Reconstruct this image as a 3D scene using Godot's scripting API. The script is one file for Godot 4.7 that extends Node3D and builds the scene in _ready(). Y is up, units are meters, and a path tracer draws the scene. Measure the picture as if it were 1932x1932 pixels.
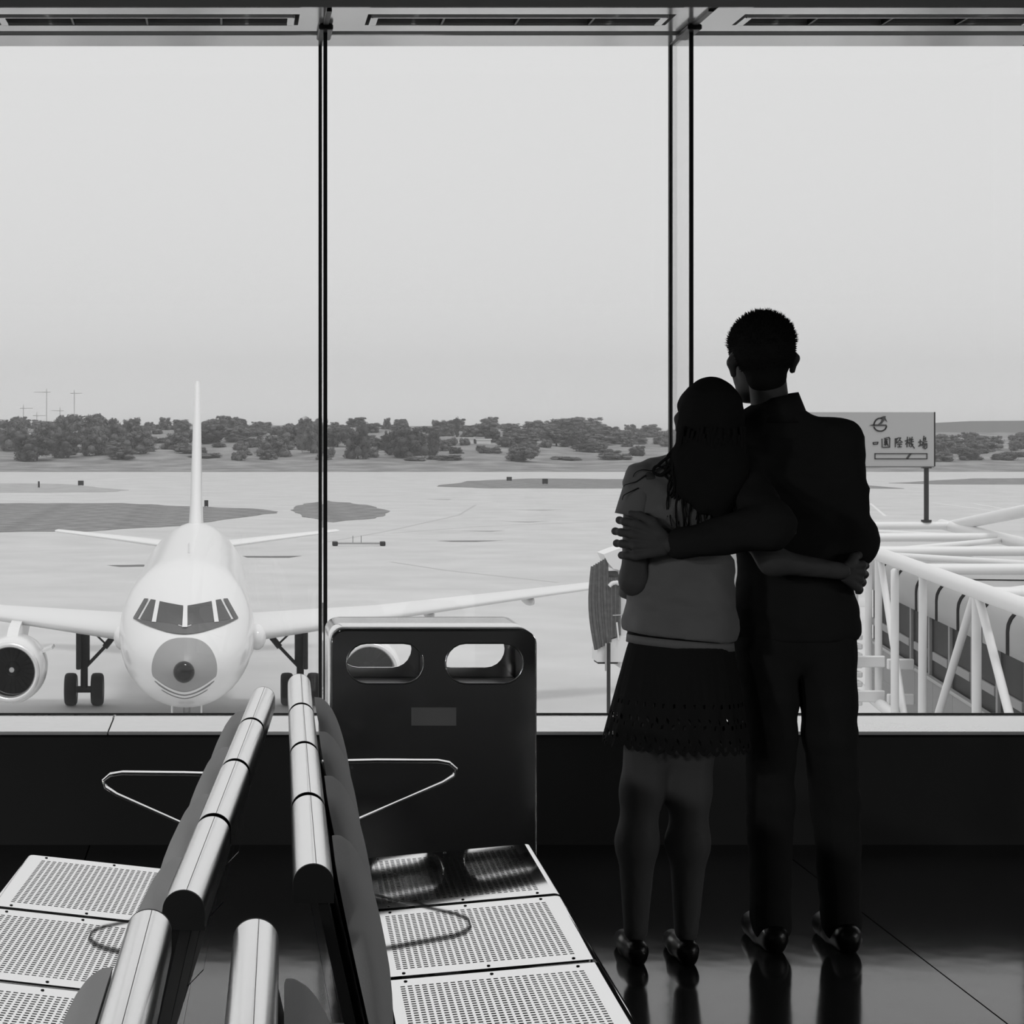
extends Node3D
# A black-and-white view from an airport lounge: every colour is a grey.
# Metres, y up. The lounge floor is y = 0, the eye is at (0, 1.455, 0) and looks along -z; the apron lies 8.2 m lower.

const APRON := -8.205
const WINDOW_Z := -7.43
const FIN_Z := -7.11
const CEILING := 2.886
const LEDGE := 0.407
const BAY := 1.295
const FIN_X := 0.326
const FILL_LAMP := 20.0

var taken := {}
var rng := RandomNumberGenerator.new()
var M := {}

# ---------------------------------------------------------------- mesh collector
class MB:
	var v := PackedVector3Array()
	var g := PackedInt32Array()

	func tri(a: Vector3, b: Vector3, c: Vector3, smooth := -1) -> void:
		v.push_back(a); v.push_back(b); v.push_back(c)
		g.push_back(smooth)

	func quad(a: Vector3, b: Vector3, c: Vector3, d: Vector3, smooth := -1) -> void:
		tri(a, b, c, smooth); tri(a, c, d, smooth)

	# turns a closed piece (all triangles since "from") so that its faces look outwards
	func orient(from: int) -> void:
		var vol := 0.0
		var o := v[from] if from < v.size() else Vector3.ZERO
		for i in range(from, v.size(), 3):
			vol += (v[i] - o).dot((v[i + 1] - o).cross(v[i + 2] - o))
		if vol > 0.0:
			for i in range(from, v.size(), 3):
				var t := v[i + 1]
				v[i + 1] = v[i + 2]
				v[i + 2] = t

	# chamfered box
	func box(c: Vector3, s: Vector3, bevel := 0.0, b := Basis.IDENTITY) -> MB:
		var from := v.size()
		var h := s * 0.5
		var e := minf(bevel, minf(h.x, minf(h.y, h.z)) * 0.98)
		if e <= 0.0:
			var p: Array[Vector3] = []
			for i in 8:
				p.append(c + b * Vector3(h.x * (1 if i & 1 else -1), h.y * (1 if i & 2 else -1), h.z * (1 if i & 4 else -1)))
			for f in [[0, 1, 3, 2], [4, 6, 7, 5], [0, 4, 5, 1], [2, 3, 7, 6], [0, 2, 6, 4], [1, 5, 7, 3]]:
				quad(p[f[0]], p[f[1]], p[f[2]], p[f[3]])
			orient(from)
			return self
		var q := {}
		for i in 8:
			var sg := Vector3(1 if i & 1 else -1, 1 if i & 2 else -1, 1 if i & 4 else -1)
			for ax in 3:
				var l := Vector3(h.x - e, h.y - e, h.z - e)
				l[ax] = h[ax]
				q[i * 3 + ax] = c + b * (l * sg)
		for ax in 3:
			var u := 1 << ((ax + 1) % 3)
			var w := 1 << ((ax + 2) % 3)
			for side in 2:
				var k := (1 << ax) * side
				var pa: Array[Vector3] = [q[k * 3 + ax], q[(k | u) * 3 + ax], q[(k | u | w) * 3 + ax], q[(k | w) * 3 + ax]]
				if side == 1: pa.reverse()
				quad(pa[0], pa[1], pa[2], pa[3])
		for ax in 3:
			var b1 := (ax + 1) % 3
			var b2 := (ax + 2) % 3
			for s1 in 2:
				for s2 in 2:
					var k0 := (1 << b1) * s1 | (1 << b2) * s2
					var k1 := k0 | (1 << ax)
					var pe: Array[Vector3] = [q[k0 * 3 + b1], q[k1 * 3 + b1], q[k1 * 3 + b2], q[k0 * 3 + b2]]
					if s1 == s2: pe.reverse()
					quad(pe[0], pe[1], pe[2], pe[3])
		for i in 8:
			var par := (i & 1) + ((i >> 1) & 1) + ((i >> 2) & 1)
			if par % 2 == 0:
				tri(q[i * 3], q[i * 3 + 1], q[i * 3 + 2])
			else:
				tri(q[i * 3], q[i * 3 + 2], q[i * 3 + 1])
		orient(from)
		return self

	# rings of equal length joined into a skin; ends closed when asked
	func loft(rings: Array, caps := true, smooth := 0, closed := true) -> MB:
		var from := v.size()
		for i in rings.size() - 1:
			var a: PackedVector3Array = rings[i]
			var b: PackedVector3Array = rings[i + 1]
			var n := a.size()
			for j in (n if closed else n - 1):
				var k := (j + 1) % n
				quad(a[j], a[k], b[k], b[j], smooth)
		if caps:
			for e in 2:
				var r: PackedVector3Array = rings[0] if e == 0 else rings[rings.size() - 1]
				var m := Vector3.ZERO
				for p in r: m += p
				m /= r.size()
				for j in r.size():
					var k := (j + 1) % r.size()
					if e == 0: tri(m, r[k], r[j])
					else: tri(m, r[j], r[k])
		if closed: orient(from)
		return self

	func tube(path: PackedVector3Array, rad, segs := 10, caps := true) -> MB:
		var rings := []
		var up := Vector3.ZERO
		for i in path.size():
			var t := (path[mini(i + 1, path.size() - 1)] - path[maxi(i - 1, 0)]).normalized()
			if i == 0:
				up = Vector3.UP if absf(t.y) < 0.95 else Vector3.RIGHT
			var sx := t.cross(up).normalized()
			up = sx.cross(t).normalized()
			var r: float = rad if typeof(rad) != TYPE_ARRAY else rad[i]
			var ring := PackedVector3Array()
			for j in segs:
				var an := TAU * j / segs
				ring.push_back(path[i] + (sx * cos(an) + up * sin(an)) * r)
			rings.append(ring)
		return loft(rings, caps, 0)

	func rod(a: Vector3, b: Vector3, r: float, segs := 10) -> MB:
		return tube(PackedVector3Array([a, b]), r, segs)

	# profile of (radius, along) turned about an axis
	func lathe(profile: Array, segs: int, xf: Transform3D, smooth := 0, caps := true) -> MB:
		var rings := []
		for p in profile:
			var ring := PackedVector3Array()
			for j in segs:
				var an := TAU * j / segs
				ring.push_back(xf * Vector3(cos(an) * p.x, p.y, sin(an) * p.x))
			rings.append(ring)
		return loft(rings, caps, smooth)

	# flat outline (x, y) given thickness along z, then placed
	func prism(poly: PackedVector2Array, depth: float, xf: Transform3D, smooth_sides := false) -> MB:
		var from := v.size()
		var idx := Geometry2D.triangulate_polygon(poly)
		for z in [0.0, depth]:
			for i in range(0, idx.size(), 3):
				var a := poly[idx[i]]
				var b := poly[idx[i + 1]]
				var c := poly[idx[i + 2]]
				var ccw := (b - a).cross(c - a) > 0.0
				if (z > 0.0) == ccw:
					tri(xf * Vector3(a.x, a.y, z), xf * Vector3(c.x, c.y, z), xf * Vector3(b.x, b.y, z))
				else:
					tri(xf * Vector3(a.x, a.y, z), xf * Vector3(b.x, b.y, z), xf * Vector3(c.x, c.y, z))
		var area := 0.0
		for i in poly.size():
			area += poly[i].cross(poly[(i + 1) % poly.size()])
		for i in poly.size():
			var p := poly[i]
			var q := poly[(i + 1) % poly.size()]
			if area < 0.0:
				var t := p
				p = q
				q = t
			quad(xf * Vector3(p.x, p.y, 0), xf * Vector3(p.x, p.y, depth), xf * Vector3(q.x, q.y, depth), xf * Vector3(q.x, q.y, 0), 0 if smooth_sides else -1)
		orient(from)
		return self

	func mesh(m: Material) -> ArrayMesh:
		var st := SurfaceTool.new()
		st.begin(Mesh.PRIMITIVE_TRIANGLES)
		for i in g.size():
			st.set_smooth_group(g[i])
			st.add_vertex(v[i * 3]); st.add_vertex(v[i * 3 + 1]); st.add_vertex(v[i * 3 + 2])
		st.generate_normals()
		st.index()
		st.set_material(m)
		return st.commit()

# ---------------------------------------------------------------- naming and tagging
func numbered(called: String) -> String:
	if not taken.has(called):
		taken[called] = 0
		return called
	taken[called] += 1
	return "%s_%03d" % [called, taken[called]]

func tag(o: Node3D, label: String, category: String, group := "") -> Node3D:
	o.set_meta("label", label)
	o.set_meta("category", category)
	if group: o.set_meta("group", group)
	return o

func thing(called: String, label: String, category: String, at := Vector3.ZERO, turn := 0.0, group := "") -> Node3D:
	var o := Node3D.new()
	o.name = numbered(called)
	add_child(o)
	o.position = at
	o.rotation.y = turn
	return tag(o, label, category, group)

func place(called: String, me: Mesh, parent: Node) -> MeshInstance3D:
	var o := MeshInstance3D.new()
	o.name = called if parent != self else numbered(called)
	o.mesh = me
	o.cast_shadow = GeometryInstance3D.SHADOW_CASTING_SETTING_ON
	parent.add_child(o, true)
	return o

func part(called: String, b: MB, m: Material, parent: Node) -> MeshInstance3D:
	return place(called, b.mesh(m), parent)

func struct(called: String, b: MB, m: Material) -> MeshInstance3D:
	var o := part(called, b, m, self)
	o.set_meta("kind", "structure")
	return o

func setting(called: String) -> Node3D:
	var o := Node3D.new()
	o.name = called
	add_child(o)
	o.set_meta("kind", "structure")
	return o

# ---------------------------------------------------------------- materials
func grey(l: float) -> Color:
	return Color(l, l, l).linear_to_srgb()

func mat(called: String, l: float, rough: float, metal := 0.0, spec := 0.5) -> StandardMaterial3D:
	var m := StandardMaterial3D.new()
	m.resource_name = called
	m.albedo_color = grey(l)
	m.roughness = rough
	m.metallic = metal
	m.metallic_specular = spec
	M[called] = m
	return m

func noise_tex(freq: float, lo: float, hi: float, size := 512, normal := false, octaves := 4, sd := 1) -> NoiseTexture2D:
	var n := FastNoiseLite.new()
	n.seed = sd
	n.frequency = freq
	n.fractal_octaves = octaves
	var t := NoiseTexture2D.new()
	t.width = size
	t.height = size
	t.seamless = true
	t.noise = n
	if normal:
		t.as_normal_map = true
		t.bump_strength = 4.0
	else:
		var r := Gradient.new()
		r.set_color(0, grey(lo))
		r.set_color(1, grey(hi))
		t.color_ramp = r
	return t

func speckle(m: StandardMaterial3D, freq: float, lo: float, hi: float, scale: float, sd := 1, size := 512) -> void:
	m.albedo_color = Color.WHITE
	m.albedo_texture = noise_tex(freq, lo, hi, size, false, 5, sd)
	m.uv1_triplanar = true
	m.uv1_world_triplanar = true
	m.uv1_scale = Vector3.ONE * scale

func weave(m: StandardMaterial3D, lo: float, hi: float, scale: float) -> void:
	m.albedo_color = Color.WHITE
	m.albedo_texture = noise_tex(0.25, lo, hi, 256, false, 2, 9)
	m.normal_enabled = true
	m.normal_texture = noise_tex(0.25, 0, 1, 256, true, 2, 9)
	m.normal_scale = 0.6
	m.uv1_triplanar = true
	m.uv1_scale = Vector3.ONE * scale

func make_materials() -> void:
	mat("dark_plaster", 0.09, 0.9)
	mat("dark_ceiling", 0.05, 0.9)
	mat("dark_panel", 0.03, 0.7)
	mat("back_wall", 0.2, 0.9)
	var gw := mat("fill_glow", 0.8, 0.6)  # glowing face of the added fill panels
	gw.emission_enabled = true
	gw.emission = Color.WHITE
	gw.emission_energy_multiplier = 1.0
	var f := mat("dark_stone", 0.028, 0.11)
	speckle(f, 0.02, 0.022, 0.034, 0.9, 3)
	f.normal_enabled = true
	f.normal_texture = noise_tex(0.012, 0, 1, 512, true, 2, 5)
	f.normal_scale = 0.035
	mat("groove", 0.01, 0.9)
	var lg := mat("pale_stone", 0.8, 0.07)
	speckle(lg, 0.03, 0.80, 0.86, 0.8, 4)
	var so := mat("pale_soffit", 0.88, 0.14, 0.7)
	speckle(so, 0.02, 0.84, 0.9, 0.7, 6)
	for gm in [lg]:
		gm.clearcoat_enabled = true
		gm.clearcoat = 1.0
		gm.clearcoat_roughness = 0.06
	mat("gasket", 0.012, 0.6)
	mat("black_metal", 0.012, 0.4)
	mat("slot_black", 0.004, 1.0, 0.0, 0.0)
	var gl := mat("glass", 0.9, 0.02)
	gl.transparency = BaseMaterial3D.TRANSPARENCY_ALPHA
	gl.albedo_color = Color(0.95, 0.95, 0.95, 0.04)
	gl.cull_mode = BaseMaterial3D.CULL_DISABLED
	var gf := mat("fin_glass", 0.9, 0.02)
	gf.transparency = BaseMaterial3D.TRANSPARENCY_ALPHA
	gf.albedo_color = Color(0.8, 0.8, 0.8, 0.1)
	gf.cull_mode = BaseMaterial3D.CULL_DISABLED
	# benches and bin
	var al := mat("brushed_aluminium", 0.93, 0.2, 1.0)
	al.normal_enabled = true
	al.normal_texture = noise_tex(0.05, 0, 1, 256, true, 2, 8)
	al.normal_scale = 0.006
	al.uv1_triplanar = true
	al.uv1_scale = Vector3(6, 6, 0.6)
	mat("polished_steel", 0.95, 0.04, 1.0)
	mat("bin_steel", 0.9, 0.13, 1.0)
	mat("steel_dark", 0.02, 0.35)
	mat("gloss_black", 0.012, 0.12)
	mat("grey_metal", 0.12, 0.4, 0.6)
	var fa := mat("grey_fabric", 0.2, 0.95, 0.0, 0.2)
	weave(fa, 0.66, 0.84, 14.0)
	fa.rim_enabled = true
	fa.rim = 1.0
	fa.rim_tint = 0.3
	mat("label_grey", 0.3, 0.6)
	mat("seam_grey", 0.4, 0.5)
	# people
	mat("skin", 0.13, 0.6, 0.0, 0.3)
	mat("black_hair", 0.03, 0.9, 0.0, 0.05)
	weave(mat("jacket_cloth", 0.03, 0.95, 0.0, 0.1), 0.036, 0.052, 20.0)
	weave(mat("trouser_cloth", 0.03, 0.95, 0.0, 0.1), 0.034, 0.05, 20.0)
	weave(mat("knit", 0.3, 0.95, 0.0, 0.1), 0.22, 0.38, 24.0)
	M.knit.rim_enabled = true
	M.knit.rim = 0.6
	mat("lace", 0.03, 0.9, 0.0, 0.15)
	mat("belt", 0.012, 0.4)
	mat("shoe", 0.012, 0.35)
	mat("eye_white", 0.5, 0.2)
	# outside
	var ap := mat("concrete", 0.6, 0.85)
	speckle(ap, 0.008, 0.56, 0.655, 0.012, 11, 1024)
	var ap2 := noise_tex(0.03, 0.9, 1.0, 512, false, 5, 12)
	ap.detail_enabled = true
	ap.detail_albedo = ap2
	ap.detail_blend_mode = BaseMaterial3D.BLEND_MODE_MUL
	ap.uv2_triplanar = true
	ap.uv2_world_triplanar = true
	ap.uv2_scale = Vector3(0.02, 0.02, 0.11)
	var gr := mat("grass", 0.26, 0.95, 0.0, 0.1)
	speckle(gr, 0.02, 0.13, 0.44, 0.02, 13)
	gr.uv1_scale = Vector3(0.03, 0.03, 0.1)
	speckle(mat("worn_grass", 0.44, 0.95, 0.0, 0.1), 0.02, 0.36, 0.5, 0.02, 14)
	speckle(mat("hill_grass", 0.2, 0.95, 0.0, 0.1), 0.02, 0.18, 0.42, 0.008, 15)
	mat("far_hill", 0.12, 0.95, 0.0, 0.1)
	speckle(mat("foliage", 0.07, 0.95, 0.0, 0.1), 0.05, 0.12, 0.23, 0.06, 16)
	speckle(mat("dark_foliage", 0.04, 0.95, 0.0, 0.1), 0.05, 0.08, 0.15, 0.06, 17)
	mat("bark", 0.06, 0.9)
	mat("tar", 0.16, 0.9)
	mat("tar_pale", 0.34, 0.9)
	mat("line_dark", 0.45, 0.9)
	mat("line_white", 0.75, 0.8)
	mat("marker_dark", 0.03, 0.6)
	mat("building_white", 0.8, 0.7)
	mat("hazed_crane_steel", 0.6, 0.7)  # steel paled, so part of the haze sits in the colour
	var wp := mat("white_paint", 0.82, 0.3)
	wp.clearcoat_enabled = true
	wp.clearcoat = 0.5
	wp.clearcoat_roughness = 0.1
	mat("radome_grey", 0.34, 0.4)
	mat("nose_black", 0.015, 0.15)
	mat("smile_white", 0.85, 0.35)
	mat("smile_grey", 0.2, 0.4)
	mat("cockpit_glass", 0.07, 0.08)
	mat("glare_band", 0.11, 0.5)
	mat("wing_paint", 0.75, 0.35)
	mat("intake_dark", 0.02, 0.5)
	mat("blade", 0.05, 0.35, 0.5)
	mat("lip_metal", 0.85, 0.25, 0.7)
	mat("tyre", 0.012, 0.8)
	mat("gear_dark", 0.02, 0.5)
	mat("tube_white", 0.84, 0.4)
	mat("bridge_grey", 0.42, 0.5)
	mat("bridge_panel", 0.3, 0.6)
	mat("bridge_band", 0.015, 0.7, 0.0, 0.1)
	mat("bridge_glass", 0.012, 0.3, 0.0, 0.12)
	var bl := mat("bellows", 0.12, 0.8)
	speckle(bl, 0.03, 0.08, 0.16, 0.4, 19)
	mat("sign_face", 0.42, 0.5)
	mat("sign_ink", 0.04, 0.6)
	mat("sign_post", 0.02, 0.5)

const TREES := [
	[-61.2, 566, 10.3, 9.8, 0, 0], [-54.5, 566, 8.6, 8.2, 0, 0], [-50.2, 577, 7.9, 10.0, 0, 0], [-43.4, 588, 12.5, 9.7, 0, 0], [-36.4, 600, 9.1, 8.7, 0, 0], [-31.7, 600, 7.3, 7.9, 0, 0],
	[-51.5, 528, 11.2, 8.2, 4, 1], [-44.2, 532, 8.1, 7.9, 4, 1], [-63.9, 577, 7.0, 6.0, 0, 0], [-37.1, 541, 9.0, 8.9, 0, 0], [-26.4, 588, 7.1, 6.9, 0, 0], [-23.4, 692, 5.0, 5.2, 0, 0],
	[-16.9, 673, 6.9, 5.1, 0, 0], [-7.1, 673, 10.2, 6.0, 0, 0], [-1.5, 711, 9.5, 5.7, 0, 0], [-7.8, 593, 10.8, 6.2, 4, 1], [1.9, 593, 8.1, 4.7, 4, 0], [10.7, 673, 4.9, 3.2, 0, 0],
	[16.3, 588, 10.7, 7.4, 0, 0], [20.2, 566, 6.9, 9.8, 1, 0], [11.5, 545, 9.9, 6.7, 0, 0], [22.0, 555, 6.4, 8.9, 0, 0], [-16.7, 577, 8.8, 5.7, 0, 0], [-27.3, 545, 9.9, 7.2, 0, 0],
	[30.3, 583, 7.8, 6.2, 4, 1], [33.0, 532, 7.4, 10.1, 0, 1], [46.2, 673, 6.1, 3.9, 0, 0], [42.7, 549, 4.5, 7.1, 1, 1], [47.1, 541, 10.2, 9.7, 0, 1], [54.5, 541, 4.9, 7.3, 1, 1],
	[50.5, 532, 9.7, 6.9, 0, 0], [69.0, 646, 5.3, 4.5, 0, 0], [70.7, 635, 3.3, 6.4, 3, 1], [74.6, 640, 4.7, 3.8, 0, 0], [80.6, 643, 10.1, 5.2, 0, 0], [77.8, 602, 5.8, 4.4, 4, 1],
	[94.1, 679, 7.0, 3.2, 0, 0], [85.6, 595, 10.8, 3.7, 0, 0], [109.5, 728, 9.3, 4.6, 0, 0], [123.5, 755, 16.5, 6.0, 0, 0], [139.1, 799, 15.5, 6.8, 0, 0], [146.5, 799, 10.7, 4.6, 0, 0],
	[96.2, 593, 8.6, 5.0, 4, 1], [103.2, 602, 5.8, 4.9, 4, 1], [111.2, 611, 11.5, 3.8, 4, 0], [119.4, 620, 7.9, 4.4, 0, 0], [125.8, 623, 8.3, 4.4, 0, 0], [158.1, 799, 5.3, 4.2, 0, 0],
	[165.7, 799, 6.5, 4.6, 0, 0], [134.4, 629, 5.7, 4.4, 0, 0], [211.9, 597, 9.4, 5.2, 0, 0], [204.5, 585, 8.9, 4.9, 0, 0], [216.1, 585, 11.0, 4.6, 0, 0], [223.4, 580, 9.9, 4.6, 0, 0],
	[233.9, 597, 7.2, 4.4, 0, 0], [35.3, 669, 8.1, 3.4, 0, 0], [55.8, 661, 8.0, 3.1, 0, 0], [66.3, 661, 7.2, 3.1, 0, 0], [114.9, 738, 9.0, 3.3, 0, 0],
]

# ---------------------------------------------------------------- the scene
func _ready() -> void:
	rng.seed = 77
	var cam := Camera3D.new()
	cam.name = "camera"
	cam.projection = Camera3D.PROJECTION_FRUSTUM
	cam.near = 0.05
	cam.far = 9000.0
	cam.size = 0.05 * 1932.0 / 3790.0
	cam.frustum_offset = Vector2(0.05 * 526.0 / 3790.0, -0.05 * 153.0 / 3790.0)
	cam.position = Vector3(0, 1.455, 0)
	add_child(cam)
	cam.current = true

	var env := Environment.new()
	var sky := Sky.new()
	var sm := ProceduralSkyMaterial.new()
	sm.sky_horizon_color = grey(0.85)
	sm.sky_top_color = grey(0.87)
	sm.sky_curve = 0.3
	sm.ground_horizon_color = grey(0.6)
	sm.ground_bottom_color = grey(0.4)
	sm.sun_angle_max = 1.0
	sky.sky_material = sm
	env.background_mode = Environment.BG_SKY
	env.sky = sky
	env.ambient_light_source = Environment.AMBIENT_SOURCE_SKY
	env.tonemap_mode = Environment.TONE_MAPPER_LINEAR
	env.tonemap_exposure = 1.0
	env.sdfgi_enabled = true
	env.ssao_enabled = true
	env.ssil_enabled = true
	env.volumetric_fog_enabled = true
	env.volumetric_fog_density = 0.0
	var we := WorldEnvironment.new()
	we.name = "world"
	we.environment = env
	add_child(we)

	# hazy sun high above the terminal roof, behind the viewer's right shoulder
	var sun := DirectionalLight3D.new()
	sun.name = "sun"
	sun.light_energy = 0.3
	sun.light_angular_distance = 12.0
	sun.shadow_enabled = true
	sun.rotation = Vector3(deg_to_rad(-66), deg_to_rad(28), 0)
	add_child(sun)

	make_materials()
	room()
	outside_ground()
	haze()
	aircraft()
	boarding_bridge()
	airport_sign()
	added_fill_lamps()
	benches()
	litter_bin()
	people()
	far_background()

func haze() -> void:
	var fog := FogVolume.new()
	fog.name = "morning_haze"
	fog.size = Vector3(3000, 70, 1550)
	fog.position = Vector3(300, APRON + 34.0, -925)
	var fm := FogMaterial.new()
	fm.density = 0.00036
	fm.albedo = Color(1, 1, 1)
	fog.material = fm
	add_child(fog)
	fog.set_meta("kind", "stuff")
	tag(fog, "thin pale haze hanging over the airfield and hills", "haze")

# ---------------------------------------------------------------- the lounge
func fin_x(i: int) -> float:
	return FIN_X + i * BAY + (0.025 if i > 1 else 0.0)

func added_fill_lamps() -> void:  # unseen panels added at the sides to lift the dark interior
	for i in 4:
		for j in 2:
			var o := thing("added_fill_lamp", "square added fill lamp panel on the ceiling, out of view", "lamp", Vector3([-10.0, -5.5, 11.0, 15.5][i], CEILING, 0.6 + j * 4.2), 0.0, "added fill lamp panels")
			part("frame", MB.new().box(Vector3(0, -0.01, 0), Vector3(0.66, 0.02, 0.66), 0.004), M.steel_dark, o)
			part("fill_panel", MB.new().box(Vector3(0, -0.022, 0), Vector3(0.58, 0.006, 0.58)), M.fill_glow, o)
			var l := AreaLight3D.new()
			l.name = "fill_light"
			l.area_size = Vector2(0.58, 0.58)
			l.light_energy = FILL_LAMP
			l.area_range = 30.0
			l.shadow_enabled = true
			l.rotation.x = -PI / 2
			l.position.y = -0.03
			o.add_child(l)

func room() -> void:
	# floor slabs with open joints, over a dark bed
	var fl := struct("floor", MB.new().box(Vector3(1.5, -0.16, 0.3), Vector3(41, 0.3, 15.6)), M.groove)
	var slab_a := MB.new().box(Vector3.ZERO, Vector3(1.195, 0.012, 2.595)).mesh(M.dark_stone)
	for i in range(-5, 6):
		for j in range(0, 4):
			var s := place("slab", slab_a, fl)
			s.position = Vector3(1.897 + 0.6 + i * 1.2, -0.004, -5.8 + j * 2.6)
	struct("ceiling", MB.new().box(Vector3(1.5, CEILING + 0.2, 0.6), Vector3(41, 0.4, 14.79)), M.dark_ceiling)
	# pale soffit between the dark ceiling and the glass, joint line across it
	var sof := setting("trim_1")
	for i in range(-14, 16):
		var cx := (fin_x(i) + fin_x(i + 1)) * 0.5
		if i < -1 or i > 1:
			part("soffit_panel", MB.new().box(Vector3(cx, CEILING + 0.025, -6.985), Vector3(BAY - 0.012, 0.05, 0.41), 0.003), M.pale_soffit, sof)
		else:
			# this panel is cut out for the air diffuser: open slot, 1.06 m long
			var xa := cx - (BAY - 0.012) * 0.5
			var xb := cx + (BAY - 0.012) * 0.5
			var oa := FIN_X + (i + 0.5) * BAY + 0.02 - 0.53
			var cut := MB.new()
			cut.box(Vector3((xa + oa) * 0.5, CEILING + 0.025, -6.985), Vector3(oa - xa, 0.05, 0.41))
			cut.box(Vector3((xb + oa + 1.06) * 0.5, CEILING + 0.025, -6.985), Vector3(xb - oa - 1.06, 0.05, 0.41))
			cut.box(Vector3(oa + 0.53, CEILING + 0.025, -6.84), Vector3(1.06, 0.05, 0.12))
			cut.box(Vector3(oa + 0.53, CEILING + 0.025, -7.1375), Vector3(1.06, 0.05, 0.105))
			part("soffit_panel", cut, M.pale_soffit, sof)
		part("soffit_panel", MB.new().box(Vector3(cx, CEILING + 0.02, -7.345), Vector3(BAY - 0.012, 0.05, 0.21), 0.003), M.pale_soffit, sof)
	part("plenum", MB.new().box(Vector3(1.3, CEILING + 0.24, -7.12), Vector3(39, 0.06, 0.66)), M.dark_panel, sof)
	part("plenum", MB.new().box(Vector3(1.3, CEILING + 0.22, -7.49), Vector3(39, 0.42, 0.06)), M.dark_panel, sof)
	# ledge under the glass
	var ledge := setting("trim_2")
	for i in range(-7, 9):
		part("ledge_panel", MB.new().box(Vector3(-0.437 + 1.295 + i * 2.59, LEDGE - 0.006, -7.215), Vector3(2.586, 0.012, 0.43), 0.002), M.pale_stone, ledge)
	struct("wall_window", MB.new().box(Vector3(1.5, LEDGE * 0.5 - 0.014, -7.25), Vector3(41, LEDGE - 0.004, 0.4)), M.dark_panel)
	struct("trim_3", MB.new().box(Vector3(1.3, LEDGE + 0.0025, -7.425), Vector3(39, 0.005, 0.01)), M.gasket)
	# closed room behind the viewer
	struct("wall_left", MB.new().box(Vector3(-18.6, 1.5, 0.3), Vector3(1.5, 3.4, 15.8)), M.dark_plaster)
	struct("wall_right", MB.new().box(Vector3(21.7, 1.5, 0.3), Vector3(1.4, 3.4, 15.8)), M.dark_plaster)
	struct("wall_back", MB.new().box(Vector3(1.5, 1.5, 8.1), Vector3(41, 3.4, 0.3)), M.back_wall)
	# terminal roof edge over the window and facade below it
	struct("roof", MB.new().box(Vector3(1.5, 3.6, 0.3), Vector3(44, 0.6, 16.2)), M.dark_plaster)
	struct("facade", MB.new().box(Vector3(1.5, -4.2, -7.2), Vector3(44, 7.9, 0.4)), M.bridge_panel)
	# one window a bay: pane, glass fin with dark edges, clamp at its head
	for i in range(-14, 16):
		var w := setting("window_%d" % (i + 15))
		var x0 := fin_x(i)
		var wide := fin_x(i + 1) - x0
		var h := CEILING - LEDGE
		var my := (CEILING + LEDGE) * 0.5
		part("pane", MB.new().box(Vector3(x0 + wide * 0.5, my, WINDOW_Z - 0.01), Vector3(wide - 0.012, h, 0.012)), M.glass, w)
		part("fin", MB.new().box(Vector3(x0, my, (FIN_Z + WINDOW_Z) * 0.5), Vector3(0.008, h, 0.30)), M.fin_glass, w)
		part("fin_edge", MB.new().box(Vector3(x0, my, FIN_Z), Vector3(0.0135, h, 0.012)), M.gasket, w)
		part("pane_joint", MB.new().box(Vector3(x0 - 0.005, my, WINDOW_Z + 0.004), Vector3(0.011, h, 0.024)), M.gasket, w)
		part("head_clamp", MB.new().box(Vector3(x0, CEILING - 0.012, -7.15), Vector3(0.05, 0.02, 0.2), 0.004), M.black_metal, w)
		part("head_clamp", MB.new().box(Vector3(x0, CEILING - 0.004, -7.12), Vector3(0.018, 0.008, 0.61)), M.black_metal, w)
	# slot diffusers in the soffit
	var names := ["black slot air diffuser in the pale soffit over the parked airliner", "black slot air diffuser in the soffit above the litter bin", "black slot air diffuser in the soffit above the standing man"]
	for i in range(-1, 2):
		var d := thing("air_diffuser", names[i + 1], "air vent", Vector3(FIN_X + (i + 0.5) * BAY + 0.02, CEILING, -6.985), 0.0, "slot diffusers along the window soffit")
		var fr := MB.new()
		for s in [-1, 1]:
			fr.box(Vector3(0, 0.004, -0.036 + s * 0.068), Vector3(1.02, 0.012, 0.014), 0.002)
			fr.box(Vector3(s * 0.503, 0.004, -0.036), Vector3(0.026, 0.012, 0.135), 0.002)
			fr.box(Vector3(s * 0.35, 0.03, 0.05), Vector3(0.012, 0.012, 0.15), 0.001)
		part("frame", fr, M.pale_soffit, d)
		for k in [-0.26, 0.0, 0.26]:
			part("spacer", MB.new().box(Vector3(k, 0.01, -0.036), Vector3(0.008, 0.02, 0.13), 0.001), M.black_metal, d)

# ---------------------------------------------------------------- airfield
func flat_patch(outline: Array, y: float, thick: float) -> MB:
	var poly := PackedVector2Array()
	for p in outline: poly.push_back(Vector2(p[0], p[1]))
	return MB.new().prism(poly, thick, Transform3D(Basis(Vector3.RIGHT, Vector3(0, 0, -1), Vector3.UP), Vector3(0, y, 0)))

# wavy-edged patch, given as (x, depth) corners
func rough_patch(outline: Array, wob: float, sd: int) -> Array:
	var n := FastNoiseLite.new()
	n.seed = sd
	n.frequency = 0.12
	var res := []
	for i in outline.size():
		var a: Array = outline[i]
		var b: Array = outline[(i + 1) % outline.size()]
		for k in 6:
			var t := k / 6.0
			var x: float = lerpf(a[0], b[0], t)
			var d: float = lerpf(a[1], b[1], t)
			res.append([x + n.get_noise_2d(x, d) * wob, d + n.get_noise_2d(d, x + 50.0) * wob * 2.0])
	return res

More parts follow.
